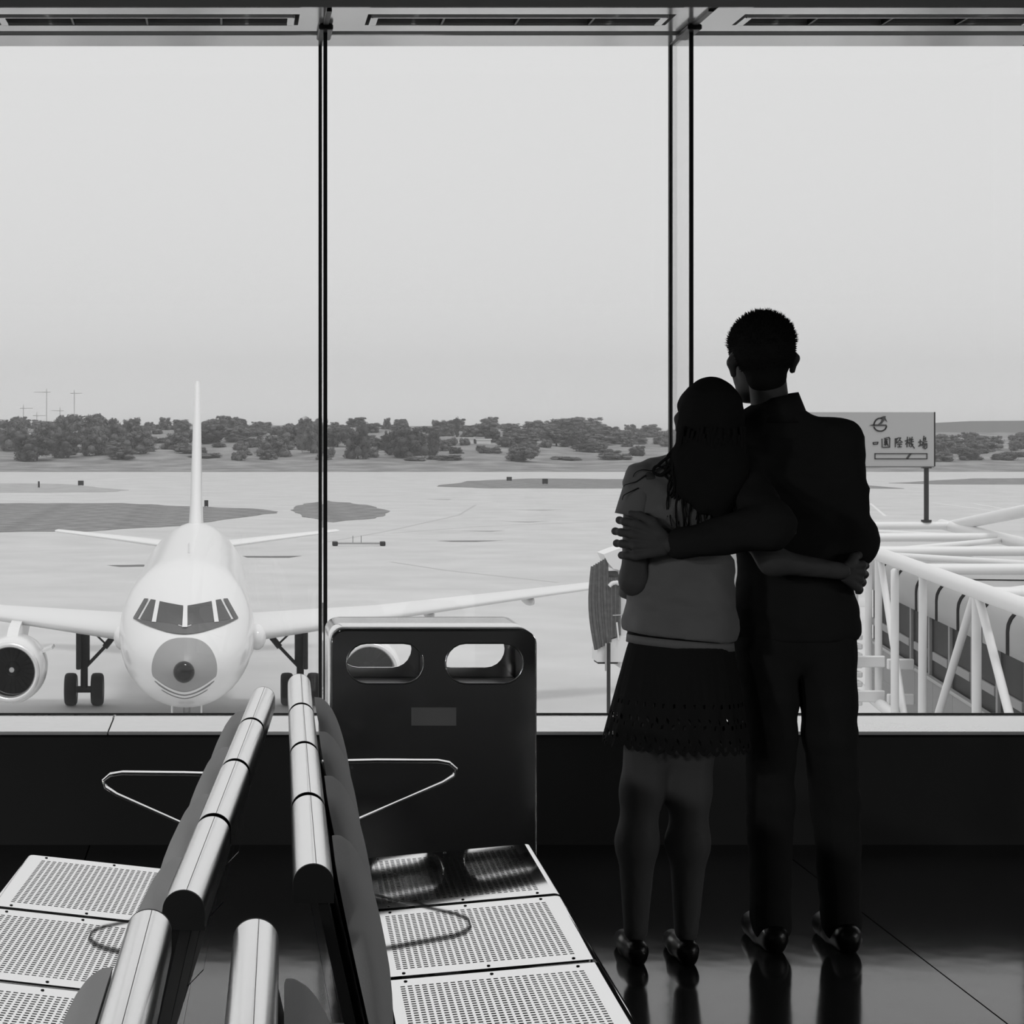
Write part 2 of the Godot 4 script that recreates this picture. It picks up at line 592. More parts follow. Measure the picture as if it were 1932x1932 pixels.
func rise(x: float, d: float) -> float:
	var ds := [470.0, 500.0, 545.0, 600.0, 680.0, 760.0, 900.0]
	var hs := [0.0, 0.5, 2.9, 6.2, 9.6, 11.2, 11.8]
	var h := 0.0
	for i in 6:
		if d >= ds[i] and d <= ds[i + 1]:
			h = lerpf(hs[i], hs[i + 1], (d - ds[i]) / (ds[i + 1] - ds[i]))
	if d > 900.0: h = 11.8
	return h * lerpf(1.0, 0.74, smoothstep(60.0, 130.0, x * 600.0 / d))

var bump: FastNoiseLite

func ground_at(x: float, d: float) -> float:
	return APRON + rise(x, d) + bump.get_noise_2d(x, d) * 1.1 * smoothstep(490.0, 560.0, d)

func outside_ground() -> void:
	bump = FastNoiseLite.new()
	bump.seed = 5
	bump.frequency = 0.02
	struct("apron", MB.new().box(Vector3(60, APRON - 0.5, -250.5), Vector3(800, 1.0, 485)), M.concrete)
	# grass islands between the taxiways
	var islands := [
		[[[-31, 267], [-14.6, 267], [-7.4, 258], [4.0, 246], [5.1, 236], [-2.4, 213], [-7.5, 201], [-15, 193], [-31, 189]], "broad dark grass island behind the airliner's tail", "grass"],
		[[[8.6, 262], [13.0, 277], [17.5, 262], [18.7, 238], [15.5, 222], [10.5, 213], [8.4, 222], [7.2, 240]], "small dark grass island ending in a point on the taxiway bend", "grass"],
		[[[-60, 370], [-31, 366], [-17.5, 327], [-20, 316], [-60, 313]], "pale worn grass strip beside the small marker boards", "worn_grass"],
		[[[35, 349], [45, 385], [60, 407], [80, 400], [112, 388], [112, 336], [80, 336], [43, 337]], "long far grass strip below the wooded hill", "grass"],
		[[[121, 370], [150, 407], [190, 415], [200, 362], [128, 362]], "far grass strip seen beyond the airport sign", "grass"],
	]
	for k in islands.size():
		var o := part("grass_island", flat_patch(rough_patch(islands[k][0], 1.2, 30 + k), APRON, 0.05), M[islands[k][2]], self)
		tag(o, islands[k][1], "grass")
		o.set_meta("kind", "stuff")
	# dark tar repairs and lines on the concrete, in metres (x, depth)
	var apron := get_node("apron")
	var tars := [[[17.9, 176.5], [24.0, 177], [21, 174.5], [19, 174.8]], [[28.8, 214], [33.9, 214.5], [31, 211.5]], [[34.5, 246], [40.3, 246.5], [37.5, 243.5]], [[21.9, 194], [26.3, 194.6], [24.5, 192]], [[27, 284], [31, 284.5], [30, 281.5]], [[-9, 144.5], [-6.5, 145], [-6, 143], [-8, 142.8]], [[0.8, 155], [5.2, 155.5], [4.3, 152.6], [1.2, 153]]]
	for k in tars.size():
		part("tar_patch", flat_patch(rough_patch(tars[k], 0.25, 60 + k), APRON, 0.006), M.tar if k in [0, 5, 6] else M.tar_pale, apron)
	var lines := [[[8, 174], [14.9, 193.7], [25.8, 230], [31.8, 263]], [[11.6, 148.2], [14.7, 139.2], [20.7, 128]], [[23, 128], [34, 111], [60, 92]], [[15, 190], [25, 203], [40, 215]]]
	for l in lines:
		var mb := MB.new()
		for i in l.size() - 1:
			var a := Vector3(l[i][0], APRON + 0.004, -l[i][1])
			var b := Vector3(l[i + 1][0], APRON + 0.004, -l[i + 1][1])
			var t := (b - a).normalized()
			mb.box((a + b) * 0.5, Vector3(0.28, 0.004, a.distance_to(b)), 0.0, Basis(t.cross(Vector3.UP).normalized() * -1.0, Vector3.UP, -t))
		part("taxi_line", mb, M.line_dark, apron)
	for l in [[[85, 268], [92, 270]], [[94.2, 271], [91, 230]], [[98.5, 267], [93, 232]], [[85, 268], [74, 228]]]:
		var a := Vector3(l[0][0], APRON + 0.004, -l[0][1])
		var b := Vector3(l[1][0], APRON + 0.004, -l[1][1])
		var t := (b - a).normalized()
		part("stand_line", MB.new().box((a + b) * 0.5, Vector3(0.35, 0.004, a.distance_to(b)), 0.0, Basis(t.cross(Vector3.UP).normalized() * -1.0, Vector3.UP, -t)), M.line_white, apron)
	# hillside
	var hill := MB.new()
	var nx := 70
	var nd := 44
	for i in nx:
		for j in nd:
			var p: Array[Vector3] = []
			for c in [[0, 0], [1, 0], [1, 1], [0, 1]]:
				var d: float = 470.0 + (j + c[1]) * 11.0
				var x: float = lerpf(-150.0, 330.0, float(i + c[0]) / nx)
				p.append(Vector3(x, ground_at(x, d) - 0.05, -d))
			hill.quad(p[3], p[2], p[1], p[0], 0)
	struct("hillside", hill, M.hill_grass)
	struct("land", MB.new().box(Vector3(200, APRON - 1.5, -2700), Vector3(6000, 1.0, 4800)), M.hill_grass)
	# a pale ridge far behind
	var ridge := MB.new()
	var rn := FastNoiseLite.new()
	rn.seed = 3
	rn.frequency = 0.004
	for i in 60:
		var a0 := -700.0 + i * 40.0
		var p: Array[Vector3] = []
		for c in 2:
			var x := a0 + c * 40.0
			var h := 3.0 + 12.0 * smoothstep(330.0, 620.0, x) + rn.get_noise_1d(x) * 3.0
			p.append(Vector3(x, APRON - 1.0, -1480))
			p.append(Vector3(x, APRON + h + 2.0, -1580))
			p.append(Vector3(x, APRON - 1.0, -1690))
		ridge.quad(p[1], p[4], p[3], p[0], 0)
		ridge.quad(p[2], p[5], p[4], p[1], 0)
	struct("far_ridge", ridge, M.far_hill)

func ball(mb: MB, c: Vector3, r: Vector3, n: FastNoiseLite, rough: float, su := 9, sv := 6) -> void:
	var rings := []
	for i in range(0, sv + 1):
		var a := PI * clampf(float(i) / sv, 0.02, 0.98)
		var ring := PackedVector3Array()
		for j in su:
			var b := TAU * j / su
			var dir := Vector3(sin(a) * cos(b), cos(a), sin(a) * sin(b))
			var q := c + dir * r
			ring.push_back(q + dir * (n.get_noise_3dv(q * 3.0) * rough * (r.x + r.y) * 0.5))
		rings.append(ring)
	mb.loft(rings, true, 0)

func crown_mesh(kind: int, m: Material) -> ArrayMesh:
	var r := RandomNumberGenerator.new()
	r.seed = 100 + kind
	var n := FastNoiseLite.new()
	n.seed = 40 + kind
	n.frequency = 0.9
	var mb := MB.new()
	var count: int = [34, 30, 26, 22, 34][kind]
	for k in count:
		var t := float(k) / count
		var c := Vector3.ZERO
		var s := 0.3
		match kind:
			0, 4: # broad
				c = Vector3(r.randf_range(-0.36, 0.36), r.randf_range(0.1, 0.82), r.randf_range(-0.36, 0.36))
				s = r.randf_range(0.09, 0.17) * (1.15 - 0.4 * c.y)
			1: # upright
				c = Vector3(r.randf_range(-0.2, 0.2), 0.15 + 0.72 * t, r.randf_range(-0.2, 0.2))
				s = r.randf_range(0.1, 0.17) * (1.2 - 0.5 * t)
			2: # low bush
				c = Vector3(r.randf_range(-0.38, 0.38), r.randf_range(0.1, 0.55), r.randf_range(-0.38, 0.38))
				s = r.randf_range(0.11, 0.2)
			3: # slim
				c = Vector3(r.randf_range(-0.12, 0.12), 0.2 + 0.7 * t, r.randf_range(-0.12, 0.12))
				s = r.randf_range(0.12, 0.18)
		ball(mb, c, Vector3(s, s * 0.9, s) * 0.85, n, 0.6, 7, 4)
		for q in 90:
			var dv := Vector3(r.randfn(), r.randfn(), r.randfn()).normalized()
			var p := c + dv * s * r.randf_range(0.75, 1.2)
			var e1 := Vector3(r.randfn(), r.randfn(), r.randfn()).normalized() * 0.055
			var e2 := Vector3(r.randfn(), r.randfn(), r.randfn()).normalized() * 0.055
			mb.tri(p, p + e1, p + e2)
	return mb.mesh(m)

var grown := []

func crowded(x: float, d: float, w: float) -> bool:
	for g in grown:
		if Vector2(x - g.x, d - g.y).length() < (w + g.z) * 0.56: return true
	return false

func plant(called: String, crown: Mesh, x: float, d: float, w: float, h: float, label: String, category: String, group: String, trunk: Mesh) -> void:
	grown.append(Vector3(x, d, w))
	var o := thing(called, label, category, Vector3(x, ground_at(x, d) - 0.25, -d), rng.randf() * TAU, group)
	var c := place("crown", crown, o)
	c.scale = Vector3(w, h, w)
	if trunk:
		var t := place("trunk", trunk, o)
		t.scale = Vector3(1, h * 0.45, 1)

func far_background() -> void:
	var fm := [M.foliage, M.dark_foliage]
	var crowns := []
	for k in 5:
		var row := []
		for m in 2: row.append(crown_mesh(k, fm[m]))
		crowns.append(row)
	var trunk := MB.new().lathe([Vector2(0.32, 0), Vector2(0.2, 0.5), Vector2(0.13, 1)], 6, Transform3D.IDENTITY).mesh(M.bark)
	var gtrees := "trees on the far hill"
	var gbush := "shrubs on the far hillside"
	# x, depth, width, height, crown kind, tone
	for t in TREES:
		var names := ["broad hazy tree with a rounded crown on the far hill", "upright leafy tree on the far hillside", "", "", "dense dark tree in the row on the far hillside"]
		var tone: int = t[5]
		var lb: String = names[t[4]]
		if tone == 1 and t[4] == 0: lb = "broad dark tree standing on the open slope of the far hill"
		if t[4] == 3: lb = "tall slim dark tree beside the white hut on the hill"
		var dd: float = t[1]
		for k in 10:
			if crowded(t[0], dd, t[2]): dd += 2.5
		plant("slim_tree" if t[4] == 3 else "hill_tree", crowns[t[4]][tone], t[0], dd, t[2], t[3], lb, "tree", gtrees, trunk)
	for k in 480:
		var d := 525.0 + 250.0 * pow(rng.randf(), 1.3)
		var x := rng.randf_range(-0.13, 0.41) * d
		if x > 0.19 * d and rng.randf() < 0.45: continue
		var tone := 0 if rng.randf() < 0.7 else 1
		var w := rng.randf_range(3.0, 9.0)
		if crowded(x, d, w): continue
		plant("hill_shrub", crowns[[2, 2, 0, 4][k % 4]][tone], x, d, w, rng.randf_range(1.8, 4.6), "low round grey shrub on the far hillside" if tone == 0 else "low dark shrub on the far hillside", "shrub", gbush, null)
	# white hut
	var hut := thing("white_hut", "small white flat-roofed hut among trees on the hill", "building", Vector3(71.5, ground_at(71.5, 595), -595))
	part("wall", MB.new().box(Vector3(-2.5, 0.7, 0), Vector3(4.4, 1.6, 4)), M.building_white, hut)
	part("wall", MB.new().box(Vector3(2.4, 0.5, 0.4), Vector3(4.2, 1.2, 4)), M.building_white, hut)
	part("roof", MB.new().box(Vector3(-2.5, 1.6, 0), Vector3(5.0, 0.25, 4.6)), M.building_white, hut)
	part("roof", MB.new().box(Vector3(2.4, 1.2, 0.4), Vector3(4.8, 0.25, 4.6)), M.building_white, hut)
	part("door", MB.new().box(Vector3(-0.25, 0.6, 2.0), Vector3(0.5, 1.2, 0.1)), M.marker_dark, hut)
	# white van on the perimeter road
	var van := thing("white_van", "white van driving on the road at the foot of the hill", "van", Vector3(98, APRON + 0.02, -482))
	var body := PackedVector2Array([Vector2(-2.4, 0.35), Vector2(2.3, 0.35), Vector2(2.35, 1.0), Vector2(1.7, 1.15), Vector2(1.1, 1.95), Vector2(-2.3, 2.0), Vector2(-2.45, 1.2)])
	part("body", MB.new().prism(body, 1.8, Transform3D(Basis(Vector3(-1, 0, 0), Vector3.UP, Vector3(0, 0, -1)), Vector3(0, 0, 0.9))), M.building_white, van)
	part("side_window", MB.new().box(Vector3(0.2, 1.5, 0.91), Vector3(2.8, 0.5, 0.03)), M.bridge_glass, van)
	for x in [-1.5, 1.5]:
		for z in [-0.8, 0.8]:
			part("wheel", MB.new().lathe([Vector2(0.33, -0.1), Vector2(0.36, 0), Vector2(0.33, 0.1)], 12, Transform3D(Basis(Vector3.RIGHT, PI / 2), Vector3(x, 0.34, z))), M.tyre, van)
	# airfield marker boards
	var boards := [[-26.7, 352, 1.0, 0.9, "square dark marker board on the pale grass strip"], [-32.8, 339, 0.3, 1.1, "thin dark marker post on the pale grass strip"], [-3.4, 254, 0.5, 0.85, "dark marker board right beside the airliner's tail fin"], [52.9, 385, 1.0, 0.8, "dark marker board on the far strip, nearer the hill road"], [56.2, 362, 1.0, 1.0, "dark marker board on the far strip, nearer the taxiway"]]
	for b in boards:
		var o := thing("marker_board", b[4], "sign", Vector3(b[0], APRON + 0.05, -b[1]), 0.0, "airfield marker boards")
		part("panel", MB.new().box(Vector3(0, b[3] * 0.55, 0), Vector3(b[2], b[3] * 0.9, 0.2), 0.02), M.marker_dark, o)
		for s in [-1, 1]:
			part("foot", MB.new().box(Vector3(s * b[2] * 0.35, 0.05, 0), Vector3(0.08, 0.1, 0.12)), M.gear_dark, o)
	# low barrier on the apron
	var bar := thing("apron_barrier", "long low apron barrier with dark end weights and two thin posts", "barrier", Vector3(10.55, APRON, -168.7))
	part("beam", MB.new().box(Vector3(0, 0.22, 0), Vector3(3.6, 0.14, 0.3), 0.03), M.tar_pale, bar)
	for s in [-1, 1]:
		part("end_weight", MB.new().box(Vector3(s * 2.0, 0.2, 0), Vector3(0.46, 0.36, 0.5), 0.05), M.marker_dark, bar)
		part("post", MB.new().rod(Vector3(-0.15 + s * 0.35, 0.25, 0), Vector3(-0.15 + s * 0.35, 0.85, 0), 0.03, 6), M.tar, bar)
	# tower cranes in the haze, their colour paled as extra haze
	var cr := [[-418, 60, 26, 8, 3.2], [-356, 58, 16, 8, 0.1], [-470, 34, 22, 8, 0.4], [-440, 22, 18, 8, 0.1], [-388, 30, 20, 8, 2.6]]
	for k in cr.size():
		var c: Array = cr[k]
		var o := thing("tower_crane", ["tallest tower crane faint in the haze above the left trees", "hazy tower crane, second tallest, its jib pointing away from the tallest", "small faint tower crane at the edge of the hazy group", "shortest tower crane, barely visible in the haze", "small hazy tower crane between the two tall ones"][k], "crane", Vector3(c[0] * 0.36, APRON - 1, -1620), 0.0, "tower cranes in the haze")
		var h: float = 12.0 + c[1] * 0.5
		part("mast", MB.new().box(Vector3(0, h * 0.5, 0), Vector3(0.7, h, 0.7)), M.hazed_crane_steel, o)
		var dir := Vector3(cos(c[4]), 0, sin(c[4]))
		part("jib", MB.new().tube(PackedVector3Array([Vector3(0, h, 0), Vector3(0, h, 0) + dir * float(c[2]) * 0.4]), [0.34, 0.2], 4), M.hazed_crane_steel, o)
		part("counter_jib", MB.new().tube(PackedVector3Array([Vector3(0, h, 0), Vector3(0, h, 0) - dir * float(c[3]) * 0.4]), [0.34, 0.34], 4), M.hazed_crane_steel, o)
		part("tower_head", MB.new().tube(PackedVector3Array([Vector3(0, h, 0), Vector3(0, h + 3, 0)]), [0.5, 0.15], 4), M.hazed_crane_steel, o)

# ---------------------------------------------------------------- airliner (nose at the node, tail along -z)
func lut(xs: Array, ys: Array, x: float) -> float:
	if x <= xs[0]: return ys[0]
	for i in xs.size() - 1:
		if x <= xs[i + 1]:
			var t: float = (x - xs[i]) / (xs[i + 1] - xs[i])
			var y0: float = ys[maxi(i - 1, 0)]
			var y3: float = ys[mini(i + 2, ys.size() - 1)]
			var m1: float = (ys[i + 1] - y0) * 0.5
			var m2: float = (y3 - ys[i]) * 0.5
			var dy: float = ys[i + 1] - ys[i]
			m1 = clampf(m1, minf(0.0, 3.0 * dy), maxf(0.0, 3.0 * dy))
			m2 = clampf(m2, minf(0.0, 3.0 * dy), maxf(0.0, 3.0 * dy))
			return ys[i] + t * (m1 + t * (3.0 * dy - 2.0 * m1 - m2 + t * (m1 + m2 - 2.0 * dy)))
	return ys[ys.size() - 1]

# half width, top, bottom and height of the widest line of the fuselage at s metres behind the nose
func section(s: float) -> Array:
	if s < 6.0:
		var q := 1.0 - s / 6.0
		var hw := 1.975 * pow(maxf(1.0 - pow(q, 2.2), 0.0), 1.0 / 1.7)
		var top := 3.31 + 2.59 * lut([0.0, 0.05, 0.15, 0.4, 0.8, 1.3, 1.8, 2.3, 2.9, 3.5, 4.2, 5.0, 6.0], [0.0, 0.07, 0.125, 0.215, 0.313, 0.385, 0.44, 0.54, 0.675, 0.80, 0.91, 0.975, 1.0], s)
		var bot := 3.31 - 1.55 * pow(maxf(1.0 - pow(q, 2.4), 0.0), 1.0 / 1.6)
		return [hw, top, bot, lerpf(3.31, 3.83, smoothstep(0.0, 6.0, s))]
	var xs := [6.0, 24.0, 27.0, 30.0, 33.0, 36.0, 37.5]
	return [lut(xs, [1.975, 1.975, 1.88, 1.52, 1.02, 0.5, 0.2], s), lut(xs, [5.9, 5.9, 5.9, 5.88, 5.75, 5.45, 5.25], s), lut(xs, [1.76, 1.76, 2.1, 2.95, 3.8, 4.55, 4.9], s), lut(xs, [3.83, 3.83, 3.95, 4.35, 4.75, 5.0, 5.08], s)]

# point of the nose skin seen from ahead at (x, y), pushed out by "out"
func on_nose(x: float, y: float, out: float) -> Vector3:
	var lo := 0.0
	var hi := 6.0
	for k in 26:
		var m := (lo + hi) * 0.5
		var c := section(m)
		var hh: float = c[1] - c[3] if y > c[3] else c[3] - c[2]
		var inside: bool = m > 0.0 and c[0] > 0.0 and hh > 0.0 and pow(x / c[0], 2) + pow((y - c[3]) / hh, 2) < 1.0
		if inside: hi = m
		else: lo = m
	return Vector3(x, y + out * 0.6 * clampf((y - 3.35) / 0.6, -1.0, 1.0), -hi + out)

# a patch of nose skin bounded, seen from ahead, by four edges: bilinear net over corners (clockwise from top left)
func nose_patch(mb: MB, a: Vector2, b: Vector2, c: Vector2, d: Vector2, n: int, out: float, m := 4) -> void:
	for i in n:
		for j in m:
			var q: Array[Vector3] = []
			for k in [[0, 0], [1, 0], [1, 1], [0, 1]]:
				var u := float(i + k[0]) / n
				var w := float(j + k[1]) / m
				var p := a.lerp(b, u).lerp(d.lerp(c, u), w)
				q.append(on_nose(p.x, p.y, out))
			mb.quad(q[0], q[1], q[2], q[3], 0)

func wing_ring(le: Vector3, chord: float, thick: float) -> PackedVector3Array:
	var r := PackedVector3Array()
	var n := 9
	for i in n + 1:
		var t := 1.0 - cos(PI * 0.5 * i / n)
		r.push_back(le + Vector3(0, thick * (2.6 * sqrt(t) * (1.0 - t) + 0.06 * (1.0 - t)) * 0.56, -t * chord))
	for i in range(n - 1, 0, -1):
		var t := 1.0 - cos(PI * 0.5 * i / n)
		r.push_back(le + Vector3(0, -thick * (2.6 * sqrt(t) * (1.0 - t)) * 0.36, -t * chord))
	return r

func aircraft() -> void:
	var o := thing("airliner", "white twin-jet airliner with a smiling grey nose parked facing the window", "airplane", Vector3(-1.30, APRON, -53.0), 0.008)
	# fuselage
	var rings := []
	var ss := [0.004, 0.02, 0.05, 0.1, 0.18, 0.3, 0.45, 0.62, 0.8, 0.95, 1.1, 1.25, 1.4, 1.55, 1.7, 1.85, 2.0, 2.15, 2.3, 2.45, 2.6, 2.8, 3.0, 3.3, 3.7, 4.1, 4.6, 5.2, 6.0, 8.0, 12.0, 18.0, 24.0, 25.5, 27.0, 28.5, 30.0, 31.5, 33.0, 34.5, 36.0, 37.5]
	for s in ss:
		var c := section(s)
		var ring := PackedVector3Array()
		for j in 48:
			var an := TAU * j / 48
			var hh: float = c[1] - c[3] if cos(an) > 0.0 else c[3] - c[2]
			ring.push_back(Vector3(sin(an) * c[0], c[3] + cos(an) * hh, -s))
		rings.append(ring)
	part("fuselage", MB.new().loft(rings), M.white_paint, o)
	# grey oval muzzle with a two-line smile and a black nose ball
	var muz := MB.new()
	var cen := Vector2(0.0, 3.28)
	var edge := func(k: float) -> Vector2:
		var an := TAU * k / 40.0
		var x := sin(an) * 0.88
		var y := 3.28 + (cos(an) * 0.84 if cos(an) > 0.0 else cos(an) * 0.62)
		var low := 2.70 + 0.42 * pow(absf(x) / 0.88, 1.6)
		return Vector2(signf(x) * 0.88 * pow(absf(x) / 0.88, 0.8), maxf(y, low) if y < 3.1 else y)
	for k in 40:
		for r in 6:
			var q: Array[Vector3] = []
			for e in [[k, r], [k, r + 1], [k + 1, r + 1], [k + 1, r]]:
				var p: Vector2 = cen.lerp(edge.call(float(e[0])), e[1] / 6.0)
				q.append(on_nose(p.x, p.y, 0.012))
			muz.quad(q[0], q[1], q[2], q[3], 0)
	part("muzzle_paint", muz, M.radome_grey, o)
	for l in [[0.0, 0.085, 0.87, "smile_white"], [-0.085, 0.05, 0.80, "smile_grey"], [-0.135, 0.075, 0.72, "smile_white"], [-0.21, 0.045, 0.62, "smile_grey"]]:
		var sm := MB.new()
		for k in 20:
			var q: Array[Vector3] = []
			for e in [[k, 0.0], [k + 1, 0.0], [k + 1, 1.0], [k, 1.0]]:
				var x: float = lerpf(-l[2], l[2], e[0] / 20.0)
				var y: float = 2.70 + 0.42 * pow(absf(x) / 0.88, 1.6) + l[0] - e[1] * l[1] * (1.0 - 0.5 * pow(absf(x) / l[2], 2))
				q.append(on_nose(x, y, 0.016))
			sm.quad(q[0], q[1], q[2], q[3], 0)
		part("smile_line", sm, M[l[3]], o)
	var nb := MB.new()
	var nn := FastNoiseLite.new()
	ball(nb, Vector3(0.0, 3.30, 0.02), Vector3(0.285, 0.29, 0.2), nn, 0.0, 28, 16)
	part("nose_ball", nb, M.nose_black, o)
	# cockpit glazing: six panes in white frames over a dark band
	var band := MB.new()
	for k in 24:
		var q: Array[Vector3] = []
		for e in [[k, 0.0], [k + 1, 0.0], [k + 1, 1.0], [k, 1.0]]:
			var x: float = lerpf(-1.47, 1.47, e[0] / 24.0)
			q.append(on_nose(x, lerpf(4.40, 4.38 - 0.19 * (1.0 - pow(x / 1.47, 2)), e[1]) + 0.02 * absf(x), 0.03))
		band.quad(q[0], q[1], q[2], q[3], 0)
	part("glare_band", band, M.glare_band, o)
	for sd in [-1.0, 1.0]:
		var panes := [[Vector2(0.06, 4.82), Vector2(0.72, 4.91), Vector2(0.80, 4.42), Vector2(0.06, 4.37)], [Vector2(0.83, 4.93), Vector2(0.98, 4.94), Vector2(1.27, 4.43), Vector2(0.91, 4.42)], [Vector2(1.05, 4.945), Vector2(1.17, 4.94), Vector2(1.47, 4.43), Vector2(1.35, 4.43)]]
		for p in panes:
			var pm := MB.new()
			var c: Array = []
			for k in 4: c.append(Vector2(p[k].x * sd, p[k].y))
			if sd > 0.0: nose_patch(pm, c[0], c[1], c[2], c[3], 6, 0.034)
			else: nose_patch(pm, c[1], c[0], c[3], c[2], 6, 0.034)
			part("cockpit_pane", pm, M.cockpit_glass, o)
		var wip := on_nose(sd * 0.07, 4.35, 0.03)
		part("wiper", MB.new().rod(wip, on_nose(sd * 0.17, 4.37, 0.03), 0.015, 6), M.white_paint, o)
	var post := MB.new()
	nose_patch(post, Vector2(-0.055, 4.83), Vector2(0.055, 4.83), Vector2(0.07, 4.33), Vector2(-0.07, 4.33), 2, 0.045)
	part("window_post", post, M.white_paint, o)
	for sd in [-1.0, 1.0]:
		var wp2 := MB.new()
		var c2 := [Vector2(0.72 * sd, 4.925), Vector2(0.83 * sd, 4.935), Vector2(0.92 * sd, 4.40), Vector2(0.80 * sd, 4.40)]
		if sd > 0: nose_patch(wp2, c2[0], c2[1], c2[2], c2[3], 2, 0.045)
		else: nose_patch(wp2, c2[1], c2[0], c2[3], c2[2], 2, 0.045)
		part("window_post", wp2, M.white_paint, o)
	# belly fairing
	var fr := []
	for s in [9.5, 10.5, 12.0, 15.0, 18.0, 20.0, 21.0]:
		var k: float = sin(PI * clampf((s - 9.5) / 11.5, 0.03, 0.97))
		var ring := PackedVector3Array()
		for j in 24:
			var an := TAU * j / 24
			ring.push_back(Vector3(sin(an) * (1.2 + 0.95 * sqrt(k)), 2.35 + cos(an) * (0.35 + 0.45 * sqrt(k)), -s))
		fr.append(ring)
	part("belly_fairing", MB.new().loft(fr), M.white_paint, o)
	# tail fin and tailplane
	var fin := []
	for f in [[5.2, 27.5, 8.6, 0.75], [5.9, 28.6, 7.2, 0.52], [6.6, 29.6, 6.0, 0.46], [9.0, 32.2, 4.4, 0.36], [11.6, 34.9, 2.5, 0.24], [11.85, 35.3, 2.0, 0.14]]:
		var ring := PackedVector3Array()
		for p in wing_ring(Vector3.ZERO, f[2], f[3] * 1.1): ring.push_back(Vector3(p.y * 1.1, f[0], p.z - f[1]))
		fin.append(ring)
	# make the fin section symmetrical
	for ring in fin:
		var n: int = ring.size()
		for i in range(1, 9):
			var a: Vector3 = ring[i]
			var b: Vector3 = ring[n - i]
			var hx := (absf(a.x) + absf(b.x)) * 0.5
			ring[i] = Vector3(hx, a.y, a.z)
			ring[n - i] = Vector3(-hx, b.y, b.z)
	part("tail_fin", MB.new().loft(fin), M.white_paint, o)
	part("antenna", MB.new().box(Vector3(0.0, 6.05, -9.0), Vector3(0.05, 0.32, 0.35), 0.02), M.white_paint, o)
	for sd in [-1.0, 1.0]:
		var stab := [wing_ring(Vector3(sd * 0.5, 4.72, -31.2), 3.9, 0.36), wing_ring(Vector3(sd * 3.3, 5.0, -32.9), 2.7, 0.25), wing_ring(Vector3(sd * 6.1, 5.27, -34.6), 1.6, 0.14), wing_ring(Vector3(sd * 6.22, 5.28, -34.9), 1.2, 0.06)]
		part("tailplane", MB.new().loft(stab), M.white_paint, o)
		# wing
		var wr := [wing_ring(Vector3(sd * 1.2, 3.02, -11.1), 7.3, 1.0), wing_ring(Vector3(sd * 2.2, 3.06, -11.8), 6.4, 0.86), wing_ring(Vector3(sd * 6.4, 3.42, -13.9), 4.1, 0.5), wing_ring(Vector3(sd * 11.5, 3.86, -16.6), 2.75, 0.32), wing_ring(Vector3(sd * 16.9, 4.30, -19.5), 1.6, 0.18), wing_ring(Vector3(sd * 17.05, 4.31, -19.8), 1.2, 0.08)]
		part("wing", MB.new().loft(wr), M.wing_paint, o)
		part("wing_fence", MB.new().prism(PackedVector2Array([Vector2(19.4, 4.32), Vector2(20.7, 5.0), Vector2(21.1, 5.0), Vector2(21.1, 3.9), Vector2(20.5, 3.8)]), 0.06, Transform3D(Basis(Vector3(0, 0, -1), Vector3.UP, Vector3.RIGHT), Vector3(sd * 17.05, 0, 0))), M.wing_paint, o)
		for f in [[8.2, 3.35, 16.6], [11.9, 3.68, 18.3], [14.9, 3.96, 20.0]]:
			var pod := MB.new()
			ball(pod, Vector3(sd * f[0], f[1], -f[2]), Vector3(0.17, 0.2, 1.4), nn, 0.0, 10, 8)
			part("flap_fairing", pod, M.wing_paint, o)
		var light := MB.new()
		ball(light, Vector3(sd * 2.15, 3.05, -11.45), Vector3(0.3, 0.42, 0.6), nn, 0.0, 14, 8)
		part("wing_root_fairing", light, M.white_paint, o)
		# engine
		var ex := Transform3D(Basis(Vector3.RIGHT, -PI / 2), Vector3(sd * 5.75, 1.95, -11.1))  # lathe axis y -> -z
		var en := part("engine_nacelle", MB.new().lathe([Vector2(0.93, 0.06), Vector2(0.99, 0.12), Vector2(1.07, 0.6), Vector2(1.1, 1.3), Vector2(1.05, 2.2), Vector2(0.9, 3.3), Vector2(0.78, 3.6), Vector2(0.55, 4.4), Vector2(0.3, 5.0)], 40, ex, 0, false), M.white_paint, o)
		en.set_meta("label", "white engine nacelle with a bright intake lip")
		part("intake_lip", MB.new().lathe([Vector2(0.79, 0.35), Vector2(0.78, 0.16), Vector2(0.81, 0.05), Vector2(0.865, 0.0), Vector2(0.92, 0.03), Vector2(0.965, 0.09), Vector2(0.985, 0.16)], 40, ex, 0, false), M.lip_metal, en)
		part("intake_duct", MB.new().lathe([Vector2(0.80, 0.2), Vector2(0.84, 1.1)], 40, ex, 0, false), M.intake_dark, en)
		part("fan_disc", MB.new().lathe([Vector2(0.83, 1.15), Vector2(0.83, 1.25)], 40, ex), M.intake_dark, en)
		var bl := MB.new()
		bl.quad(Vector3(-0.05, 0.24, 0.06), Vector3(0.05, 0.24, -0.04), Vector3(0.09, 0.8, -0.02), Vector3(-0.09, 0.8, 0.1), 0)
		var bm := bl.mesh(M.blade)
		for k in 22:
			var b := place("fan_blade", bm, en)
			b.transform = Transform3D(Basis(Vector3(0, 0, 1), TAU * k / 22.0), Vector3(sd * 5.75, 1.95, -12.15))
		var sp := part("spinner", MB.new().lathe([Vector2(0.26, 1.1), Vector2(0.2, 0.9), Vector2(0.1, 0.75), Vector2(0.01, 0.68)], 20, ex), M.gear_dark, en)
		part("spinner_mark", MB.new().lathe([Vector2(0.085, 0.735), Vector2(0.05, 0.7), Vector2(0.005, 0.672)], 16, ex), M.smile_white, sp)
